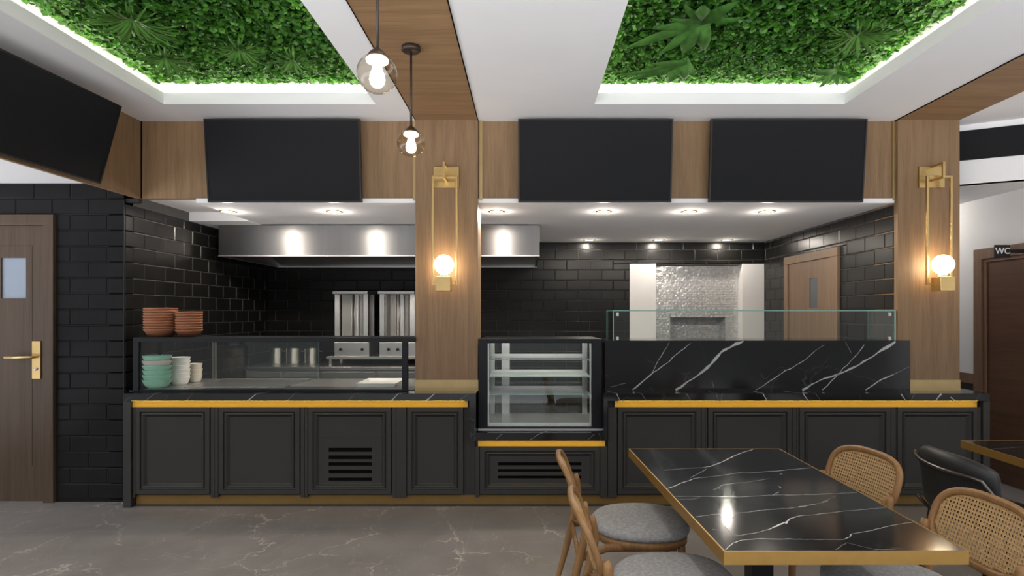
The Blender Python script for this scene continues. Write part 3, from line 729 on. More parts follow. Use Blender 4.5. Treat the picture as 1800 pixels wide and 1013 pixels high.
# steel deck behind the case
DZK = TZ + .002
root = thing('steel_worktop', 'stainless steel worktop set into the counter behind the serving case glass', 'worktop', (-2.1, 5.4, TZ))
B(cx0 + .03, -.93, 4.96, 5.78, DZK - .001, DZK + .006).build('deck', 'steel_deck', root, bevel=.002)
mb = MB(); wx0, wx1, wy0_, wy1_ = -2.92, PX(504, 5.09), 5.10, 5.74
for (a, b_, c, d) in ((wx0, wx1, wy0_, wy0_ + .02), (wx0, wx1, wy1_ - .02, wy1_), (wx0, wx0 + .02, wy0_, wy1_), (wx1 - .02, wx1, wy0_, wy1_)): mb.box(a, b_, c, d, DZK + .006, DZK + .012)
mb.box(wx0 + .02, wx1 - .02, wy0_ + .02, wy1_ - .02, DZK + .006, DZK + .008)
mb.build('pan_rim', 'steel_flat', root, bevel=.002)
zt = DZK + .0065
tx0, tx1, ty0, ty1 = PX(624, 5.13), PX(696, 5.13), 5.13, 5.56
mb = MB(); P_ = []
for ins, zz in ((.02, 0), (0, .028), (.006, .028), (.026, .006)): P_.append((ins, zz))
vs = []
for ins, zz in P_: vs += [(tx0 + ins, ty0 + ins, zt + zz), (tx1 - ins, ty0 + ins, zt + zz), (tx1 - ins, ty1 - ins, zt + zz), (tx0 + ins, ty1 - ins, zt + zz)]
mb.add(vs, [(3, 2, 1, 0)] + [(4 * i + k, 4 * i + (k + 1) % 4, 4 * i + 4 + (k + 1) % 4, 4 * i + 4 + k) for i in range(3) for k in range(4)] + [(12, 13, 14, 15)])
mb.build('serving_tray', 'white_china', origin=((tx0 + tx1) / 2, ty0, zt), label='shallow white rectangular tray on the steel worktop behind the serving case', category='tray')

# bowls
def bowl_mesh(name, rr, rb, h, t, mat, rim=.004, straight=False):
    mb = MB()
    if straight: prof = [(1e-4, 0), (rb, 0), (rr - rim, h - .012), (rr, h - .010), (rr, h), (rr - t, h), (rr - t - .003, h - .012), (rb - t, t), (1e-4, t)]
    else: prof = [(1e-4, 0), (rb, 0), (rb + (rr - rb) * .45, h * .22), (rb + (rr - rb) * .82, h * .58), (rr - .003, h * .95), (rr, h), (rr - t, h), (rb + (rr - rb) * .78 - t, h * .55), (rb - t, t), (1e-4, t)]
    mb.lathe(prof, n=40)
    o = mb.build(name, mat); bpy.data.objects.remove(o); return bpy.data.meshes[o_name(name)] if False else mb
def stack(kind, rr, rb, h, t, step, n, x, y, z, mats, labels, cat, group, straight=False):
    src = None
    for i in range(n):
        mt = mats[i] if isinstance(mats, list) else mats
        mb = MB()
        if straight: prof = [(1e-4, 0), (rb, 0), (rr - .006, h - .016), (rr, h - .011), (rr, h), (rr - t, h), (rr - t - .004, h - .012), (rb - t, t), (1e-4, t)]
        else: prof = [(1e-4, 0), (rb, 0), (rb + (rr - rb) * .38, h * .25), (rb + (rr - rb) * .74, h * .62), (rr - .003, h * .93), (rr, h), (rr - t, h), (rb + (rr - rb) * .72 - t, h * .62), (rb - t, t), (1e-4, t)]
        if src is None or mt != src[1]:
            mb.lathe(prof, n=40); o = mb.build(kind, mt, parent=None); src = (o, mt) if src is None or True else src
        else:
            o = src[0].copy(); COL.objects.link(o)
        dx = random.uniform(-.0015, .0015)
        o.location = (x + dx, y, z + i * step); o.rotation_euler = (0, 0, random.uniform(0, 6))
        o['label'] = labels(i); o['category'] = cat; o['group'] = group
ORD = ['bottom', 'second', 'third', 'fourth', 'fifth', 'sixth', 'seventh', 'eighth', 'ninth']
def ordl(n, s):
    def f(i):
        if i == 0: return s % 'bottom'
        if i == n - 1: return s % 'topmost'
        return s % (ORD[i] + ' from bottom')
    return f
stack('terracotta_bowl', .128, .086, .066, .005, .0223, 9, PX(282.5, 5.05), 5.05, ztop, 'terracotta', ordl(9, 'terracotta bowl, %s in the taller wider stack on the serving case'), 'bowl', 'terracotta bowls in the wider stack', True)
stack('terracotta_bowl', .104, .062, .060, .005, .0218, 8, PX(331.5, 5.05), 5.055, ztop, 'terracotta', ordl(8, 'terracotta bowl, %s in the shorter narrower stack on the serving case'), 'bowl', 'terracotta bowls in the narrower stack', True)
zb_ = DZK + .0062
def mint_label(i):
    return ['mint green bowl at the bottom of the stack inside the serving case', 'mint green bowl, second from bottom inside the serving case', 'mint green bowl, third from bottom inside the serving case',
            'mint green bowl directly below the pale pink bowl', 'pale pink bowl between mint green bowls inside the serving case', 'mint green bowl topmost, on the pale pink bowl'][i]
stack('mint_bowl', .114, .072, .070, .004, .0408, 6, PX(276.5, 5.09), 5.09, zb_, ['mint', 'mint', 'mint', 'mint', 'pink', 'mint'], mint_label, 'bowl', 'mint and pink bowls')
stack('white_bowl', .083, .055, .072, .004, .0345, 6, PX(316.5, 5.29), 5.29, zb_, 'white_china', ordl(6, 'white china bowl, %s in the middle stack inside the case'), 'bowl', 'white china bowls')
stack('cream_bowl', .061, .040, .074, .004, .048, 3, PX(343.5, 5.5), 5.5, zb_ , 'cream', ordl(3, 'small cream bowl, %s in the shortest stack inside the case'), 'bowl', 'small cream bowls')

# refrigerated display case
fy0 = 4.90; fx0, fx1 = PX(841, fy0), PX(1057.5, fy0); fz0 = LZT + .0005; fz1 = PZ(596, fy0)
ix0, ix1, iz0, iz1 = PX(856.7, fy0), PX(1040.6, fy0), PZ(751, fy0), PZ(603.5, fy0)
fyb = 5.42
root = thing('display_case', 'black framed refrigerated display case with glass shelves in the middle of counter', 'display case', ((fx0 + fx1) / 2, 5.15, fz0))
mb = MB().box(fx0, ix0, fy0, fy0 + .05, fz0, fz1).box(ix1, fx1, fy0, fy0 + .05, fz0, fz1).box(ix0, ix1, fy0, fy0 + .05, fz0, iz0).box(ix0, ix1, fy0, fy0 + .05, iz1, fz1)
mb.build('front_frame', 'black_metal', root, bevel=.003)
B(fx0 - .004, fx1 + .004, fy0 - .008, fy0 - .001, fz0, fz0 + .008).build('sill', 'steel_flat', root)
for a in (fx0, fx1 - .02): B(a, a + .02, fy0 + .05, fyb, fz0, fz1 - .04).build('side_panel', 'black_metal', root)
MB().prism([(fx0 + .0, fy0 + .05), (fx1 - .0, fy0 + .05), (fx1 - .03, fyb), (fx0 + .03, fyb)], fz1 - .02, fz1).build('top', 'black_metal', root)
mb = MB(); pane(mb, ix0, ix1, fy0 + .02, fy0 + .026, iz0, iz1); mb.build('front_pane', ['glass', 'glass_green'], root)
# interior: steel floor, rear sliding frame, corner posts
B(fx0 + .02, fx1 - .02, fy0 + .05, fyb, fz0, fz0 + .045).build('floor_pan', 'case_steel', root)
B(ix0 + .0, ix1, fy0 + .055, fy0 + .06, iz0 - .002, iz0 + .02).build('front_lip', 'case_steel', root)
for xa in (ix0 - .01, ix1 - .035): B(xa, xa + .045, fyb - .05, fyb - .02, fz0 + .045, fz1 - .04).build('rear_post', 'case_steel', root, bevel=.003)
for xa in (ix0, ix1 - .012): B(xa, xa + .012, fy0 + .06, fy0 + .075, fz0 + .045, fz1 - .04).build('shelf_upright', 'case_steel', root)
B(PX(882, fyb), PX(896, fyb), fyb - .02, fyb - .006, fz0 + .045, fz1 - .04).build('rear_door_rail', 'case_steel', root)
mb = MB(); pane(mb, ix0, ix1, fyb - .005, fyb, fz0 + .045, fz1 - .04); mb.build('rear_pane', ['glass', 'glass_green'], root)
mb = MB(); 
for k, yy in enumerate((632, 662, 693)):
    z = PZ(yy, fy0 + .07)
    mb = MB(); pane(mb, ix0 + .006, ix1 - .006, fy0 + .07, fyb - .06, z - .007, z); sh = mb.build('shelf', ['case_steel', 'glass_green'], root)
    if k == 0: sh.data.materials[0] = M['glass']
    MB().box(ix0 + .002, ix1 - .002, fyb - .062, fyb - .055, z - .006, z + .02).build('shelf_rail', 'case_steel', sh)
    for a in (ix0, ix1 - .012): B(a, a + .012, fy0 + .07, fyb - .06, z - .014, z - .008).build('shelf_bracket', 'case_steel', sh)
B(ix0 + .03, ix1 - .03, fy0 + .055, fy0 + .075, fz1 - .026, fz1 - .0205).build('fill_strip', 'led_disc2' if 'led_disc2' in M else emit('case_fill_glow', (1, .97, .92), 40), root)  # hidden glowing strip added to brighten the case interior

# ------------------------------------------------------------------ kitchen equipment
hx0, hx1 = PX(384, 6.16), PX(948.5, 6.16); hz0 = PZ(450, 6.16)
root = thing('extractor_hood', 'large brushed stainless steel extractor hood hanging below the kitchen soffit', 'extractor hood', ((hx0 + hx1) / 2, 6.9, hz0))
mb = MB().box(hx0, hx1, 6.16, 6.19, hz0, SZ - .012).box(hx0, hx0 + .03, 6.19, YB - .02, hz0, SZ - .012).box(hx1 - .03, hx1, 6.19, YB - .02, hz0, SZ - .012).box(hx0, hx1, YB - .04, YB - .02, hz0, SZ - .012)
mb.build('canopy', 'steel_hood', root, bevel=.003)
mb = MB().add([(hx0 + .03, 6.19, hz0 + .015), (hx1 - .03, 6.19, hz0 + .015), (hx1 - .03, 6.85, hz0 + .22), (hx0 + .03, 6.85, hz0 + .22)], [(0, 1, 2, 3)])
mb.add([(hx0 + .03, 6.85, hz0 + .22), (hx1 - .03, 6.85, hz0 + .22), (hx1 - .03, YB - .04, hz0 + .03), (hx0 + .03, YB - .04, hz0 + .03)], [(0, 1, 2, 3)])
mb.build('grease_filter', 'steel_deck', root)
MB().box(hx0, hx1, 6.155, 6.165, hz0 - .006, hz0 + .006).box(hx0, hx1, YB - .05, YB - .04, hz0 - .006, hz0 + .01).box(hx0, hx0 + .012, 6.16, YB - .04, hz0 - .006, hz0 + .004).build('rim', 'steel_flat', root)

BKZ = .93
for (a, b_, lb) in ((XL + .03, PX(562, 7.0) - .004, 'steel back counter carrying the three cooking pots'), (PX(562, 7.0), PX(760, 7.0), 'steel back counter under the two vertical grills')):
    root = thing('kitchen_counter', lb, 'counter', ((a + b_) / 2, 7.3, 0))
    B(a, b_, 7.02, YB - .01, .03, BKZ - .04).build('body', 'steel_deck', root)
    B(a, b_, 6.99, YB - .01, BKZ - .04, BKZ).build('top', 'steel_flat', root, bevel=.002)
    w = (b_ - a) / 2
    for k in range(2):
        dr = B(a + k * w + .02, a + (k + 1) * w - .02, 7.005, 7.02, .62, BKZ - .06).build('drawer', 'steel_flat', root, bevel=.002)
        B(a + k * w + .1, a + (k + 1) * w - .1, 6.985, 7.005, .74, .755).build('handle', 'steel_flat', dr, bevel=.002)
    for k in range(4): 
        lx = a + .02 + (k % 2) * (b_ - a - .08); lyy = 7.04 + (k // 2) * .5
        B(lx, lx + .04, lyy, lyy + .04, 0, .03).build('foot', 'black_metal', root)
for (xa, xb, lb) in ((473, 499, 'leftmost of the three steel cooking pots on the back counter'), (502, 531, 'middle steel cooking pot on the back counter'), (534, 564, 'rightmost steel cooking pot, nearest the vertical grills')):
    Yp = 7.42; r = (xb - xa) / 2 * Yp / F * .93; xc = PX((xa + xb) / 2, Yp); h = PZ(612, Yp) - BKZ
    root = thing('cooking_pot', lb, 'pot', (xc, Yp, BKZ), group='steel pots on the back counter', local=True)
    MB().lathe([(1e-4, 0), (r * .93, 0), (r, .012), (r, h - .006), (r + .004, h), (r - .003, h), (r - .003, .01), (1e-4, .01)], n=36).build('pot_body', 'steel', root)
    for sg in (-1, 1): MB().tube([(sg * r, -.03, h * .8), (sg * (r + .022), -.02, h * .8), (sg * (r + .022), .02, h * .8), (sg * r, .03, h * .8)], .004, 8).build('handle', 'steel_flat', root)
# grill stand and vertical grills
sz = PZ(631, 7.15)
root = thing('grill_stand', 'low steel stand under the two vertical grills', 'stand', (PX(655, 7.3), 7.35, BKZ))
B(PX(573, 7.1), PX(745, 7.1), 7.1, 7.62, sz, sz + .03).build('shelf', 'steel_flat', root, bevel=.002)
for lx in (PX(579, 7.15), PX(735, 7.15)):
    for lyy in (7.14, 7.55): B(lx, lx + .03, lyy, lyy + .03, BKZ, sz).build('leg', 'steel_flat', root)
def grill(xa, xb, label, kn):
    Yg = 7.18; x0, x1 = PX(xa, Yg), PX(xb, Yg); zb0 = sz + .0305; zbase = PZ(602, Yg); zt = PZ(512, Yg)
    root = thing('vertical_grill', label, 'grill', ((x0 + x1) / 2, Yg + .2, zb0), group='vertical grills')
    bs_ = B(x0 - .0, x1 + .02, Yg - .02, Yg + .40, zb0, zbase).build('base', 'steel_flat', root, bevel=.004)
    for k in kn: 
        mb = MB(); mb.tube([(k, Yg - .021, (zb0 + zbase) / 2), (k, Yg - .045, (zb0 + zbase) / 2)], .017, 16); mb.build('knob', 'black_metal', bs_)
    B(x0 - .02, x1, Yg - .03, Yg + .38, zt - .035, zt).build('cap', 'steel_flat', root, bevel=.004)
    for s0 in (x0, x1 - .055):
        mb = MB().box(s0, s0 + .055, Yg, Yg + .05, zbase, zt - .035)
        for q_ in (.014, .028, .041): mb.box(s0 + q_, s0 + q_ + .004, Yg - .006, Yg, zbase, zt - .04)
        mb.build('side_post', 'steel', root)
    # curved heat shield
    n = 14; cxm = (x0 + x1) / 2; hw = (x1 - x0) / 2 - .055
    vs = []; 
    for k in range(n + 1):
        t = -1 + 2 * k / n; xx = cxm + hw * t; yy = Yg + .05 + .22 * math.sqrt(max(0, 1 - t * t) * .95 + .05)
        vs += [(xx, yy, zbase), (xx, yy, zt - .035), (xx, yy + .01, zbase), (xx, yy + .01, zt - .035)]
    fs = []
    for k in range(n): a = 4 * k; fs += [(a, a + 4, a + 5, a + 1), (a + 3, a + 7, a + 6, a + 2)]
    MB().add(vs, fs, True).build('heat_shield', 'steel', root)
    B(x0, x1, Yg + .29, Yg + .31, zbase, zt - .035).build('back_panel', 'steel_flat', root)
    mb = MB(); mb.tube([(cxm, Yg + .12, zbase), (cxm, Yg + .12, zt - .035)], .006, 10); mb.build('spit', 'steel_flat', root)
    return root
grill(588.5, 647, 'left steel vertical grill on the stand at the back wall', [PX(657, 7.18)] if False else [PX(600, 7.18), PX(638, 7.18)])
grill(667.5, 729, 'right steel vertical grill, partly behind the timber column', [PX(684, 7.18), PX(700, 7.18)])

# ------------------------------------------------------------------ screens
def screen(name, label, w, h, loc, rot, group):
    root = thing(name, label, 'screen', loc, local=True, group=group); root.rotation_euler = rot
    mb = MB(); t = .012
    mb.box(-w / 2, w / 2, -.002, .035, -h / 2, -h / 2 + t).box(-w / 2, w / 2, -.002, .035, h / 2 - t, h / 2).box(-w / 2, -w / 2 + t, -.002, .035, -h / 2 + t, h / 2 - t).box(w / 2 - t, w / 2, -.002, .035, -h / 2 + t, h / 2 - t)
    mb.box(-w / 2 + t, w / 2 - t, .01, .035, -h / 2 + t, h / 2 - t)
    mb.build('bezel', 'bezel', root)
    B(-w / 2 + t, w / 2 - t, .002, .009, -h / 2 + t, h / 2 - t).build('display_panel', 'screen', root)
    B(-.2, .2, .036, .05, -.15, .15).build('wall_mount', 'black_metal', root)
    return root
ty, by_ = 4.85, 4.915
for a, b_, c, d, lb in ((360, 633, 363, 634.5, 'black menu screen above the serving case, left of the first timber column'), (911, 1183, 911, 1180.5, 'black menu screen right of the middle timber column'), (1250.5, 1524, 1246, 1518.5, 'black menu screen nearest the right timber column')):
    zt_, zb2 = PZ(209, ty), PZ(356, by_); hh = math.hypot(zt_ - zb2, by_ - ty)
    w = (PX(b_, ty) - PX(a, ty) + PX(d, by_) - PX(c, by_)) / 2; xc = (PX(a, ty) + PX(b_, ty) + PX(c, by_) + PX(d, by_)) / 4
    screen('menu_screen', lb, w, hh, (xc, (ty + by_) / 2, (zt_ + zb2) / 2), (math.atan2(by_ - ty, zt_ - zb2), 0, 0), 'wall mounted menu screens')
# left wall screen, from its three known corners
s = .96
TR = Vector((-3.028, 4.478, 0)) * s + Vector((0, 0, H + (3.13 - H) * s)); BR = Vector((-3.186, 4.478, 0)) * s + Vector((0, 0, H + (2.546 - H) * s))
e1 = Vector((-.099, -.929, 0)).normalized()       # towards the camera end
e2 = (TR - BR).normalized(); hh = (TR - BR).length; ww = 1.22
nrm = (-e1).cross(e2).normalized()                 # local -Y should face the room
X_ = -e1; Z_ = e2; Y_ = Z_.cross(X_).normalized(); X_ = Y_.cross(Z_)
ctr = (TR + BR) / 2 + e1 * ww / 2
root = screen('menu_screen', 'black menu screen tilted down from the left timber fascia', ww, hh, (0, 0, 0), (0, 0, 0), 'wall mounted menu screens')
mm = Matrix((X_, Y_, Z_)).transposed().to_4x4(); mm.translation = ctr; root.matrix_world = mm

# ------------------------------------------------------------------ lights as fixtures
def downlight(x, y, z, label, r=.062, power=10, color=WARM, grp='kitchen downlights', spot=3.1, blend=.35):
    root = thing('downlight', label, 'ceiling light', (x, y, z), group=grp, local=True)
    MB().lathe([(r * .86, -.001), (r, -.006), (r + .012, -.006), (r + .014, 0)], n=32).build('trim_ring', 'brass_soft' if 'kitchen' in grp else 'white_paint', root)
    MB().lathe([(1e-4, -.002), (r * .88, -.002)], n=32).build('lens', 'led_disc', root)
    if 'kitchen' in grp:
        light('downlight_lamp', 'SPOT', (x, y, z - .02), power, color, spot_size=PI, spot_blend=.12, shadow_soft_size=.045)
        light('downlight_glow', 'POINT', (x, y, z - .06), power * .09, color, shadow_soft_size=.035)
    else: light('downlight_lamp', 'SPOT', (x, y, z - .012), power, color, spot_size=spot, spot_blend=blend, shadow_soft_size=r * .8)
    return root
names_f = ['leftmost kitchen downlight, above the serving case', 'kitchen downlight in front of the hood, second from left', 'kitchen downlight just right of the middle column', 'kitchen downlight below the middle menu screen, third from right in front row', 'kitchen downlight in front row, between the two right menu screens', 'rightmost kitchen downlight of the front row']
for (x, y), lb in zip(KITCHEN_FRONT, names_f): downlight(x, y, SZ, lb, power=29)
for (x, y), lb in zip(KITCHEN_BACK, ['left downlight of the back row near the back wall', 'middle downlight of the back row above the mosaic oven', 'right downlight of the back row near the kitchen corner']): downlight(x, y, SZ, lb, power=11)
for i, (x, y) in enumerate(ROOM_FILL_SPOTS): downlight(x, y, CZ, 'round fill downlight added in the dining room ceiling, out of view', .07, 75, NEUT, 'added dining room fill downlights', 2.7, .8)

root = thing('downlight', 'added fill light over the toilet corridor, out of view behind the right column', 'ceiling light', (3.95, 6.4, 2.66), group='added corridor fill lights', local=True)
MB().lathe([(1e-4, -.004), (.08, -.004), (.085, 0)], n=32).build('lens', 'led_disc', root)
light('corridor_fill_lamp', 'POINT', (3.95, 6.4, 2.60), 11, NEUT, shadow_soft_size=.05)  # unseen fill lamp added to brighten the corridor wall and door

# sconces
def sconce(xc, label, off=0):
    root = thing('wall_sconce', label, 'wall light', (xc, YD, 1.74), group='brass wall sconces')
    B(xc - .105, xc + .105, YD - .018, YD - .001, PZ(331, YD), PZ(293.5, YD)).build('back_plate', 'brass', root, bevel=.003)
    # arm: open rectangular frame at right angles to the wall
    za, zb2 = PZ(314, 4.80), PZ(285.5, 4.80); w = .009
    B(xc - w, xc + w, 4.7985, YD - .0185, zb2 - .018, zb2).build('arm', 'brass', root)
    mb = MB().box(xc - w, xc + w, 4.78, 4.798, za, zb2).box(xc - w, xc + w, 4.7985, YD - .0185, za, za + .018); mb.build('arm', 'brass', root)
    Y0, Y1 = 4.83, 4.85; t = .018; hw = .105; zt_ = PZ(309, 4.84); zb3 = PZ(502, 4.84)
    MB().box(xc - hw, xc - hw + t, Y0, Y1, zb3, zt_).box(xc + hw - t, xc + hw, Y0, Y1, zb3, zt_).box(xc - hw + t, xc + hw - t, Y0, Y1, zt_ - t, zt_).box(xc - hw + t, xc + hw - t, Y0, Y1, zb3, zb3 + t).build('hanging_frame', 'brass', root, bevel=.002)
    cz0, cz1 = PZ(512, 4.795), PZ(487, 4.795)
    B(xc - .058, xc + .058, 4.735, 4.849, cz0, cz1).build('lamp_block', 'brass', root, bevel=.003)
    MB().lathe([(.035, 0), (.04, .012), (.03, .018)], (xc, 4.795, cz1), 24, cap1=True).build('lamp_cup', 'steel_flat', root)
    MB().sphere((xc, 4.795, PZ(465.5, 4.795)), .079).build('globe', 'globe_lit', root)
sconce(-.66, 'brass wall sconce with glowing globe on the middle timber column')
sconce(3.345, 'brass wall sconce with glowing globe on the right timber column')

# pendants
def pendant(x, y, z, label):
    root = thing('pendant_lamp', label, 'pendant lamp', (x, y, z), group='globe pendant lamps', local=True)
    r = .082; top = BZ - z
    MB().lathe([(1e-4, top), (.055, top), (.057, top - .022), (.05, top - .030), (1e-4, top - .030)], n=32).build('canopy', 'bronze', root)
    mb = MB(); mb.tube([(0, 0, top - .03), (0, 0, r + .015)], .0065, 12, ref=(0, 1, 0)); mb.build('rod', 'bronze', root)
    MB().lathe([(1e-4, r + .022), (.012, r + .02), (.030, r + .004), (.042, r - .012), (.040, r - .016), (1e-4, r - .012)], n=32).build('cap', 'bronze', root)
    MB().sphere((0, 0, 0), r, 40, 24).build('globe', 'globe_glass', root)
    MB().lathe([(1e-4, r - .016), (.038, r - .017), (.046, r - .026), (.044, r - .036), (.026, r - .044), (1e-4, r - .046)], n=24).build('socket', 'globe_socket', root)
    MB().lathe([(1e-4, -.060), (.016, -.056), (.027, -.044), (.032, -.026), (.029, -.006), (.021, .014), (.017, .036), (1e-4, .040)], n=28).build('bulb', 'bulb', root)
M['globe_socket'] = emit('socket_glow', (1.0, .82, .58), 3.5)  # bulb light on the socket put in as its own glow
pendant(-.611, 2.45, 2.547, 'nearer clear globe pendant lamp with glowing bulb below the timber ceiling beam')
pendant(-.69, 3.58, 2.58, 'farther clear globe pendant lamp with round canopy on the timber ceiling beam')

# ------------------------------------------------------------------ ceiling plants
def blade(mb, c, ang, L, w, lift, droop, seg=4, fold=.25):
    d = Vector((math.cos(ang), math.sin(ang), 0)); s_ = Vector((-d.y, d.x, 0)); vs = []
    for i in range(seg + 1):
        t = i / seg; p = c + d * (L * t) + Vector((0, 0, -lift * math.sin(t * 1.7) + droop * t * t))
        ww = w * (math.sin(PI * min(.98, .12 + .88 * t)) ** .8) * .5 + .0006
        vs += [p + s_ * ww + Vector((0, 0, fold * ww)), p + Vector((0, 0, -fold * ww)), p - s_ * ww + Vector((0, 0, fold * ww))]
    fs = []
    for i in range(seg): a = 3 * i; fs += [(a, a + 1, a + 4, a + 3), (a + 1, a + 2, a + 5, a + 4)]
    mb.add(vs, fs, True)
def ray(px, py, z): Y = (z - H) * F / (VY - py); return (PX(px, Y), Y, z)
def palm(px, py, R, label, n=46, seed=1):
    rg = random.Random(seed); x, y, z = ray(px, py, LZ - .14); mb = MB()
    root_z = LZ - .02
    for k in range(n):
        a = 2 * PI * k / n + rg.uniform(-.06, .06); ly = rg.random()
        blade(mb, Vector((x, y, z + .02)), a, R * rg.uniform(.75, 1.05), R * .075, .03 + ly * .07, rg.uniform(-.01, .05))
    mb.tube([(x, y, root_z), (x, y, z + .015)], .008, 8, ref=(0, 1, 0))
    mb.build('fan_palm', 'palm_leaf', origin=(x, y, root_z), label=label, category='plant', group='fan palms in the ceiling recesses')
palm(232, 38, .27, 'large spiky fan palm hanging at the left of the left green ceiling', 60, 2)
palm(290, 104, .21, 'dark fan palm nearest the glowing edge in the left green ceiling', 44, 3)
palm(420, 88, .18, 'bushy fan palm in the middle of the left green ceiling', 48, 4)
palm(515, 106, .17, 'small fan palm nearest the pendants in the left green ceiling', 44, 5)
palm(1508, 62, .24, 'spiky fan palm at the right of the right green ceiling', 52, 6)
def broad(px, py, leaves, label, name='broadleaf_plant', kind='broad_leaf'):
    x, y, z = ray(px, py, LZ - .09); mb = MB()
    for i, (a, L, w, dr) in enumerate(leaves): blade(mb, Vector((x, y, z + (i % 3) * .02)), math.radians(a), L * 1.15, w * .85, .03 + .035 * (i % 3), dr, 8, .45)
    mb.tube([(x, y, LZ - .02), (x, y, z)], .007, 8, ref=(0, 1, 0))
    mb.build(name, kind, origin=(x, y, LZ - .02), label=label, category='plant', group='broadleaf plants in the ceiling recess')
# angle 0 = towards the right of the photo, 90 = towards the back wall (down in the photo)
broad(1233, 42, [(180, .26, .09, 0), (95, .28, .16, 0), (70, .26, .12, .02), (150, .42, .10, -.01), (215, .24, .06, 0), (255, .30, .12, 0), (290, .30, .11, 0), (320, .24, .06, 0), (120, .30, .10, .02), (235, .26, .07, .02)], 'big broadleaf plant at the left of the right green ceiling')
broad(1205, 112, [(150, .36, .10, 0), (110, .2, .13, 0), (80, .16, .1, .02), (195, .22, .09, 0), (165, .44, .05, .01), (40, .1, .06, .01)], 'low broadleaf plant by the glowing edge of the right green ceiling')
broad(1470, 128, [(205, .20, .09, 0), (165, .14, .06, 0), (120, .12, .06, 0), (90, .13, .05, 0), (60, .13, .06, 0), (20, .12, .06, 0), (340, .1, .05, 0)], 'small broadleaf plant in the corner of the right green ceiling')

# ------------------------------------------------------------------ dining tables
def table_top_mesh(corners, ztop, root, veins, edge_mat='brass_edge'):
    mb = MB(); t = .046; e = .006
    cx = sum(c[0] for c in corners) / 4; cy = sum(c[1] for c in corners) / 4
    inner = [(c[0] + (e if c[0] < cx else -e), c[1] + (e if c[1] < cy else -e)) for c in corners]
    mb.prism(inner, ztop - t + .004, ztop)
    for pl, w, fa in veins:
        mb.mat(2 if fa else 1)
        hh = H - ztop; w = [q * .62 for q in w] if isinstance(w, list) else w * .62
        ribbon(mb, [((p[0] - VX) * hh / (p[1] - VY), hh * F / (p[1] - VY)) for p in pl], w, lambda u, v: (u, v, ztop + .0003), sub=6)
    mb.build('tabletop', ['marble_table', 'vein', 'vein_faint'], root)
    mb = MB(); n = 4
    vs = [(*c, ztop - t) for c in corners] + [(*c, ztop + .0005) for c in corners] + [(*c, ztop + .0005) for c in inner] + [(*c, ztop - t) for c in inner]
    fs = []
    for k in range(4): j = (k + 1) % 4; fs += [(k, j, 4 + j, 4 + k), (4 + k, 4 + j, 8 + j, 8 + k), (8 + k, 8 + j, 12 + j, 12 + k), (12 + k, 12 + j, j, k)]
    mb.add(vs, fs); mb.build('edge_band', edge_mat, root)
HT = .75; hT = H - HT
def tp(x, y): return ((x - VX) * hT / (y - VY), hT * F / (y - VY))
c4 = [tp(1272.5, 970), tp(1703.5, 969.5), tp(1370, 789), tp(1104.7, 789)]
def A(*ps): return [(1160 + a / 6, 770 + b / 6) for a, b in ps]
def Bz(*ps): return [(960 + a / 3.71, 740 + b / 3.71) for a, b in ps]
def Cz(*ps): return [(1380 + a / 3.71, 740 + b / 3.71) for a, b in ps]
tv = [(A((50, 342), (280, 322), (440, 315), (540, 300), (640, 262), (720, 218), (860, 162), (985, 118)), [.004, .005, .005, .012, .012, .014, .008, .008], 0),
      (A((80, 535), (250, 470), (370, 428), (580, 405), (760, 380), (850, 368), (960, 370), (1240, 350), (1600, 314)), [.010, .010, .006, .004, .004, .006, .006, .008, .006], 0),
      (A((320, 420), (450, 355), (490, 328)), .007, 1), (A((150, 616), (450, 618), (900, 622), (1200, 605), (1800, 592)), .0045, 0),
      (Cz((0, 487), (300, 475), (470, 470)), .004, 0), (A((190, 650), (340, 648), (430, 630)), .005, 1),
      (A((560, 550), (620, 525), (660, 498), (780, 480), (900, 470), (1150, 430)), .005, 1), (A((1195, 600), (1260, 570)), .007, 1), (A((1255, 510), (1275, 530)), .012, 1), (A((1265, 385), (1290, 378)), .012, 1),
      (A((950, 776), (1100, 762), (1400, 740), (1650, 700), (1775, 662)), [.003, .004, .005, .006, .004], 0),
      (Bz((975, 627), (1100, 610), (1240, 605), (1400, 585), (1558, 572), (1690, 558)), .004, 0),
      (Bz((1168, 843), (1215, 800), (1270, 780), (1400, 770), (1558, 772)), [.004, .005, .006, .005, .004], 0),
      (Cz((0, 772), (200, 775), (380, 775), (425, 757), (430, 740), (600, 705), (720, 680), (850, 658)), [.004, .004, .005, .007, .006, .005, .003, .003], 0),
      (Bz((1160, 665), (1240, 620)), .004, 1), (Bz((1165, 690), (1190, 720), (1245, 750)), .005, 1),
      (Bz((1245, 750), (1400, 725), (1500, 690), (1558, 662)), [.003, .004, .010, .016], 0),
      (Cz((0, 670), (30, 640), (90, 622), (300, 600), (500, 580), (665, 564)), [.014, .010, .006, .004, .004, .003], 0),
      (Cz((0, 572), (130, 560), (240, 535), (330, 492)), [.003, .004, .005, .003], 1),
      (Cz((330, 842), (400, 795), (500, 820), (590, 842), (730, 838)), .004, 1), (Bz((1085, 708), (1135, 716)), .010, 1)]
tcx, tcy = (c4[0][0] + c4[1][0]) / 2, (c4[0][1] + c4[2][1]) / 2
root = thing('dining_table', 'black marble dining table with brass edge between four rattan chairs', 'table', (tcx, tcy, 0))
table_top_mesh(c4, HT, root, tv)
MB().box(tcx - .05, tcx + .05, tcy - .05, tcy + .05, .03, HT - .05).build('pedestal', 'black_metal', root, bevel=.003)
MB().box(tcx - .3, tcx + .3, tcy - .42, tcy + .42, HT - .058, HT - .0462).build('support_plate', 'black_metal', root)
MB().box(tcx - .25, tcx + .25, tcy - .4, tcy + .4, 0, .02).box(tcx - .08, tcx + .08, tcy - .08, tcy + .08, .02, .035).build('base_plate', 'black_metal', root, bevel=.004)
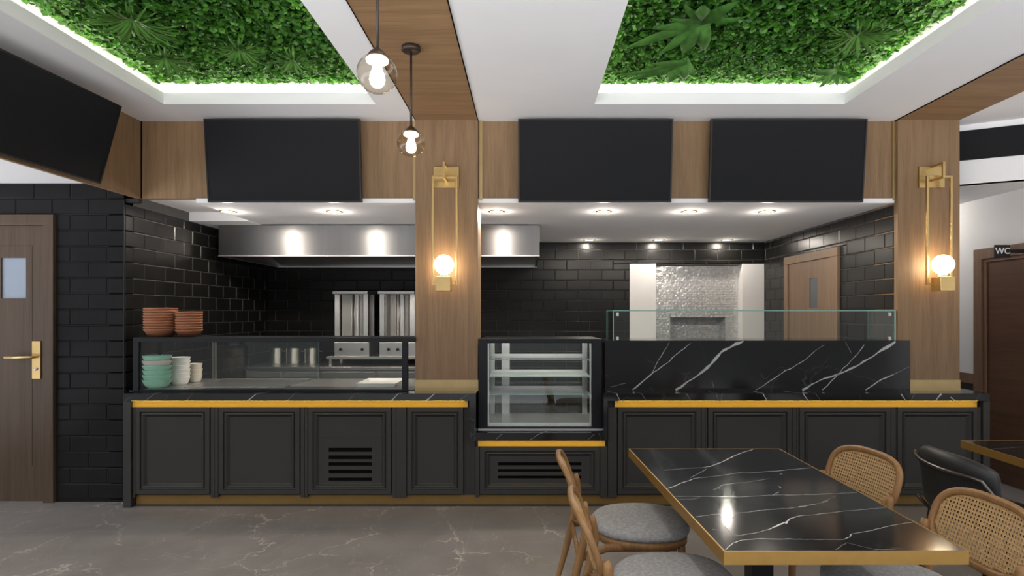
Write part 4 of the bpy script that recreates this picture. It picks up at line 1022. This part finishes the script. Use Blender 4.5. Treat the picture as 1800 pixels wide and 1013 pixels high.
t2 = (PX(1688.5, hT * F / (774.5 - VY)), hT * F / (774.5 - VY))
x0 = t2[0]; c2 = [(x0 - .05, t2[1] - 1.45), (x0 + .88, t2[1] - 1.45), (x0 + .92, t2[1]), (x0, t2[1])]
root = thing('dining_table', 'second black marble table with brass edge at the right edge of the photo', 'table', (x0 + .45, t2[1] - .7, 0))
table_top_mesh(c2, HT, root, [([(1735, 790), (1768, 788), (1800, 786)], .005, 1), ([(1760, 780), (1800, 779)], .004, 1)])
MB().box(x0 + .4, x0 + .5, t2[1] - .75, t2[1] - .65, .03, HT - .05).build('pedestal', 'black_metal', root, bevel=.003)
MB().box(x0 + .2, x0 + .7, t2[1] - 1.1, t2[1] - .3, 0, .02).build('base_plate', 'black_metal', root, bevel=.004)

# ------------------------------------------------------------------ rattan chairs (local: facing +x)
def back_pt(y, z):
    """point of the leaning, gently curved back surface"""
    return Vector((-.300 - .10 * (z - .52) / .28 * (1.0) - .028 * (1 - (y / .268) ** 2) + .0, y, z))
def chair_proto(label):
    root = thing('rattan_chair', label, 'chair', (0, 0, 0), local=True, group='rattan backed dining chairs')
    # seat cushion: superellipse plan, domed
    def plan(t, a, b, n=2.6):
        c, s_ = math.cos(t), math.sin(t)
        return (a * math.copysign(abs(c) ** (2 / n), c), b * math.copysign(abs(s_) ** (2 / n), s_))
    N = 56
    def loops(prof, a, b, shx=0):
        vs = []
        for ins, z in prof:
            for k in range(N):
                x, y = plan(2 * PI * k / N, max(a - ins, .001), max(b - ins, .001)); tap = 1 - .10 * (-(x) / a if x < 0 else 0)
                vs.append((x + shx, y * tap, z))
        fs = [(i * N + k, i * N + (k + 1) % N, (i + 1) * N + (k + 1) % N, (i + 1) * N + k) for i in range(len(prof) - 1) for k in range(N)]
        return vs, fs
    vs, fs = loops([(.02, .432), (.004, .437), (-.004, .450), (-.002, .466), (.012, .480), (.04, .489), (.09, .496), (.15, .499), (.22, .500)], .245, .25)
    fs.append(tuple(8 * N + k for k in range(N)))
    MB().add(vs, fs, True).build('seat', 'fabric', root)
    vs, fs = loops([(.23, .392), (.03, .392), (.008, .394), (.006, .432), (.23, .432)], .245, .25)
    MB().add(vs, fs, True).build('seat_frame', 'chair_wood', root)
    for s_ in (-1, 1):
        pf = [(.20, s_ * .20, 0), (.185, s_ * .19, .25), (.175, s_ * .185, .40)]
        mb = MB(); mb.tube(pf, [.013, .017, .019], 12, ref=(0, 1, 0)); mb.build('leg', 'chair_wood', root)
        # rear leg sweeping up into the back loop
        pts = []; rr = []
        key = [(-.435, .235, 0), (-.372, .244, .22), (-.325, .250, .42), (-.302, .252, .54), (-.318, .253, .64)]
        for i in range(len(key) - 1):
            for k in range(4):
                t = k / 4; a, b = Vector(key[i]), Vector(key[i + 1]); p = a.lerp(b, t); pts.append((p.x, s_ * p.y, p.z)); rr.append(.013 + .007 * min(1, p.z / .3))
        pts.append((key[-1][0], s_ * key[-1][1], key[-1][2])); rr.append(.015)
        mb = MB(); mb.tube(pts, rr, 12, ref=(0, 1, 0)); mb.build('leg', 'chair_wood', root)
        mb = MB(); mb.tube([(-.345, s_ * .243, .36), (-.20, s_ * .20, .395), (.15, s_ * .19, .395)], .014, 10, ry=.022); mb.build('side_rail', 'chair_wood', root)
    mb = MB(); mb.tube([(-.34, -.243, .36), (-.34, .243, .36)], .012, 10, ry=.024, ref=(0, 0, 1)); mb.build('back_rail', 'chair_wood', root)
    # back loop
    zc, hz_, hy, n = .672, .146, .268, 3.0
    def outline(t, dy=0, dz=0, m=n):
        c, s_ = math.cos(t), math.sin(t)
        return ((hy - dy) * math.copysign(abs(c) ** (2 / m), c), zc + (hz_ - dz) * math.copysign(abs(s_) ** (2 / m), s_))
    pts = []
    for k in range(72): y, z = outline(2 * PI * k / 72, .016, .016); pts.append(back_pt(y, z))
    mb = MB(); mb.tube(pts, .0165, 12, closed=True, ref=(1, 0, 0), ry=.014, sq=.75); mb.build('back_frame', 'chair_wood', root)
    # inner beading
    pts = []
    for k in range(72): y, z = outline(2 * PI * k / 72, .036, .036); pts.append(back_pt(y, z) + Vector((-.006, 0, 0)))
    # cane panel with real openings
    mb = MB(); mb.tube(pts, .0035, 6, closed=True, ref=(1, 0, 0))
    s_ = .0162; ny = int(hy / s_) + 1; nz = int(hz_ / s_) + 1
    def inside(y, z): return abs(y / (hy - .030)) ** n + abs((z - zc) / (hz_ - .030)) ** n < 1
    for i in range(-ny, ny + 1):
        for j in range(-nz, nz + 1):
            y, z = i * s_, zc + j * s_
            if not inside(y, z): continue
            hq = s_ / 2; r = hq * .66; out = []; inn = []
            for k in range(8):
                a = PI / 4 * k
                ca, sa = math.cos(a), math.sin(a); m_ = max(abs(ca), abs(sa)); out.append((y + hq * ca / m_, z + hq * sa / m_)); inn.append((y + r * ca, z + r * sa))
            vs = [back_pt(*p) for p in out] + [back_pt(*p) + Vector((.002, 0, 0)) for p in inn]
            mb.add(vs, [(k, (k + 1) % 8, 8 + (k + 1) % 8, 8 + k) for k in range(8)])
    o = mb.build('cane_panel', 'cane', root)
    sd = o.modifiers.new('solid', 'SOLIDIFY'); sd.thickness = .0025
    return root
ch = chair_proto('rattan-backed oak chair with grey seat, far chair on the left of the table')
ch.location = (.60, 3.17, 0)
c_ = copy_tree(ch); c_.location = (.615, 2.47, 0); c_['label'] = 'rattan-backed oak chair with grey seat, nearest chair on the left of the table'
c_ = copy_tree(ch); c_.location = (1.475, 3.20, 0); c_.rotation_euler = (0, 0, PI + math.radians(10)); c_['label'] = 'rattan-backed chair with its back in front of the dark counter, far right of table'
c_ = copy_tree(ch); c_.location = (1.485, 2.42, 0); c_.rotation_euler = (0, 0, PI + math.radians(2)); c_['label'] = 'rattan-backed chair nearest the camera on the right of the table'

# black upholstered chair
root = thing('upholstered_chair', 'black padded chair with curved back and metal tube at the second table', 'chair', (2.62, 3.3, 0), local=True)
ac = Vector((.13, 0, 0)); R_ = .45
def arc(a, r, z): return (ac.x - r * math.cos(a), ac.y + r * math.sin(a), z)
n = 22; am = math.radians(39)
vs = []; prof = []
# closed cross-section (radius offset, z) of the padded back
sec = [(-.035, .44), (-.045, .60), (-.045, .74), (-.03, .79), (0, .812), (.03, .80), (.042, .76), (.038, .70), (.022, .66), (.016, .44)]
m = len(sec)
for i in range(n + 1):
    a = -am + 2 * am * i / n; e = abs(a) / am; dropz = .045 * e ** 3
    sh = 1 - .35 * max(0, e - .85) / .15
    for r, z in sec: vs.append(arc(a, R_ + r * sh, z - dropz * (z - .44) / .36 * 1.3))
fs = [(i * m + k, i * m + (k + 1) % m, (i + 1) * m + (k + 1) % m, (i + 1) * m + k) for i in range(n) for k in range(m)] + [tuple(range(m))[::-1], tuple(n * m + k for k in range(m))]
bk = MB().add(vs, fs, True).build('backrest', 'leather', root); sb = bk.modifiers.new('sub', 'SUBSURF'); sb.levels = 1; sb.render_levels = 1
pts = [arc(-am * 1.0, R_ + .05, .45), arc(-am * .98, R_ + .052, .55), arc(-am * .93, R_ + .055, .65), arc(-am * .8, R_ + .055, .705)]
pts += [arc(-am * .8 + am * 1.75 * k / 12, R_ + .055, .712 + .02 * k / 12) for k in range(1, 13)]
mb = MB(); mb.tube(pts, .010, 10); mb.build('back_tube', 'tube_metal', root)
def rounded(a, b, n_=40, p=3.2): return [(a * math.copysign(abs(math.cos(t)) ** (2 / p), math.cos(t)), b * math.copysign(abs(math.sin(t)) ** (2 / p), math.sin(t))) for t in [2 * PI * k / n_ for k in range(n_)]]
vs = []; pr = [(.9, .40), (1, .415), (1.01, .44), (.98, .465), (.85, .478), (.4, .482), (.01, .483)]
for sc_, z in pr: vs += [(x * sc_, y * sc_, z) for x, y in rounded(.25, .25)]
MB().add(vs, [(i * 40 + k, i * 40 + (k + 1) % 40, (i + 1) * 40 + (k + 1) % 40, (i + 1) * 40 + k) for i in range(len(pr) - 1) for k in range(40)] + [tuple(range(39, -1, -1))], True).build('seat', 'leather', root)
for lx, lyy in ((.2, .2), (.2, -.2), (-.2, .22), (-.2, -.22)):
    k = 1.15
    mb = MB(); mb.tube([(lx * k, lyy * k, 0), (lx, lyy, .41)] if lx > 0 else [(-.29, lyy * 1.1, 0), (-.24, lyy, .41), arc(-am * .95 * (1 if lyy < 0 else -1), R_ + .045, .47)], .011, 10, ref=(0, 1, 0)); mb.build('leg', 'black_metal', root)

for o in bpy.data.objects:
    if '_w' in o: del o['_w']
bpy.context.view_layer.update()
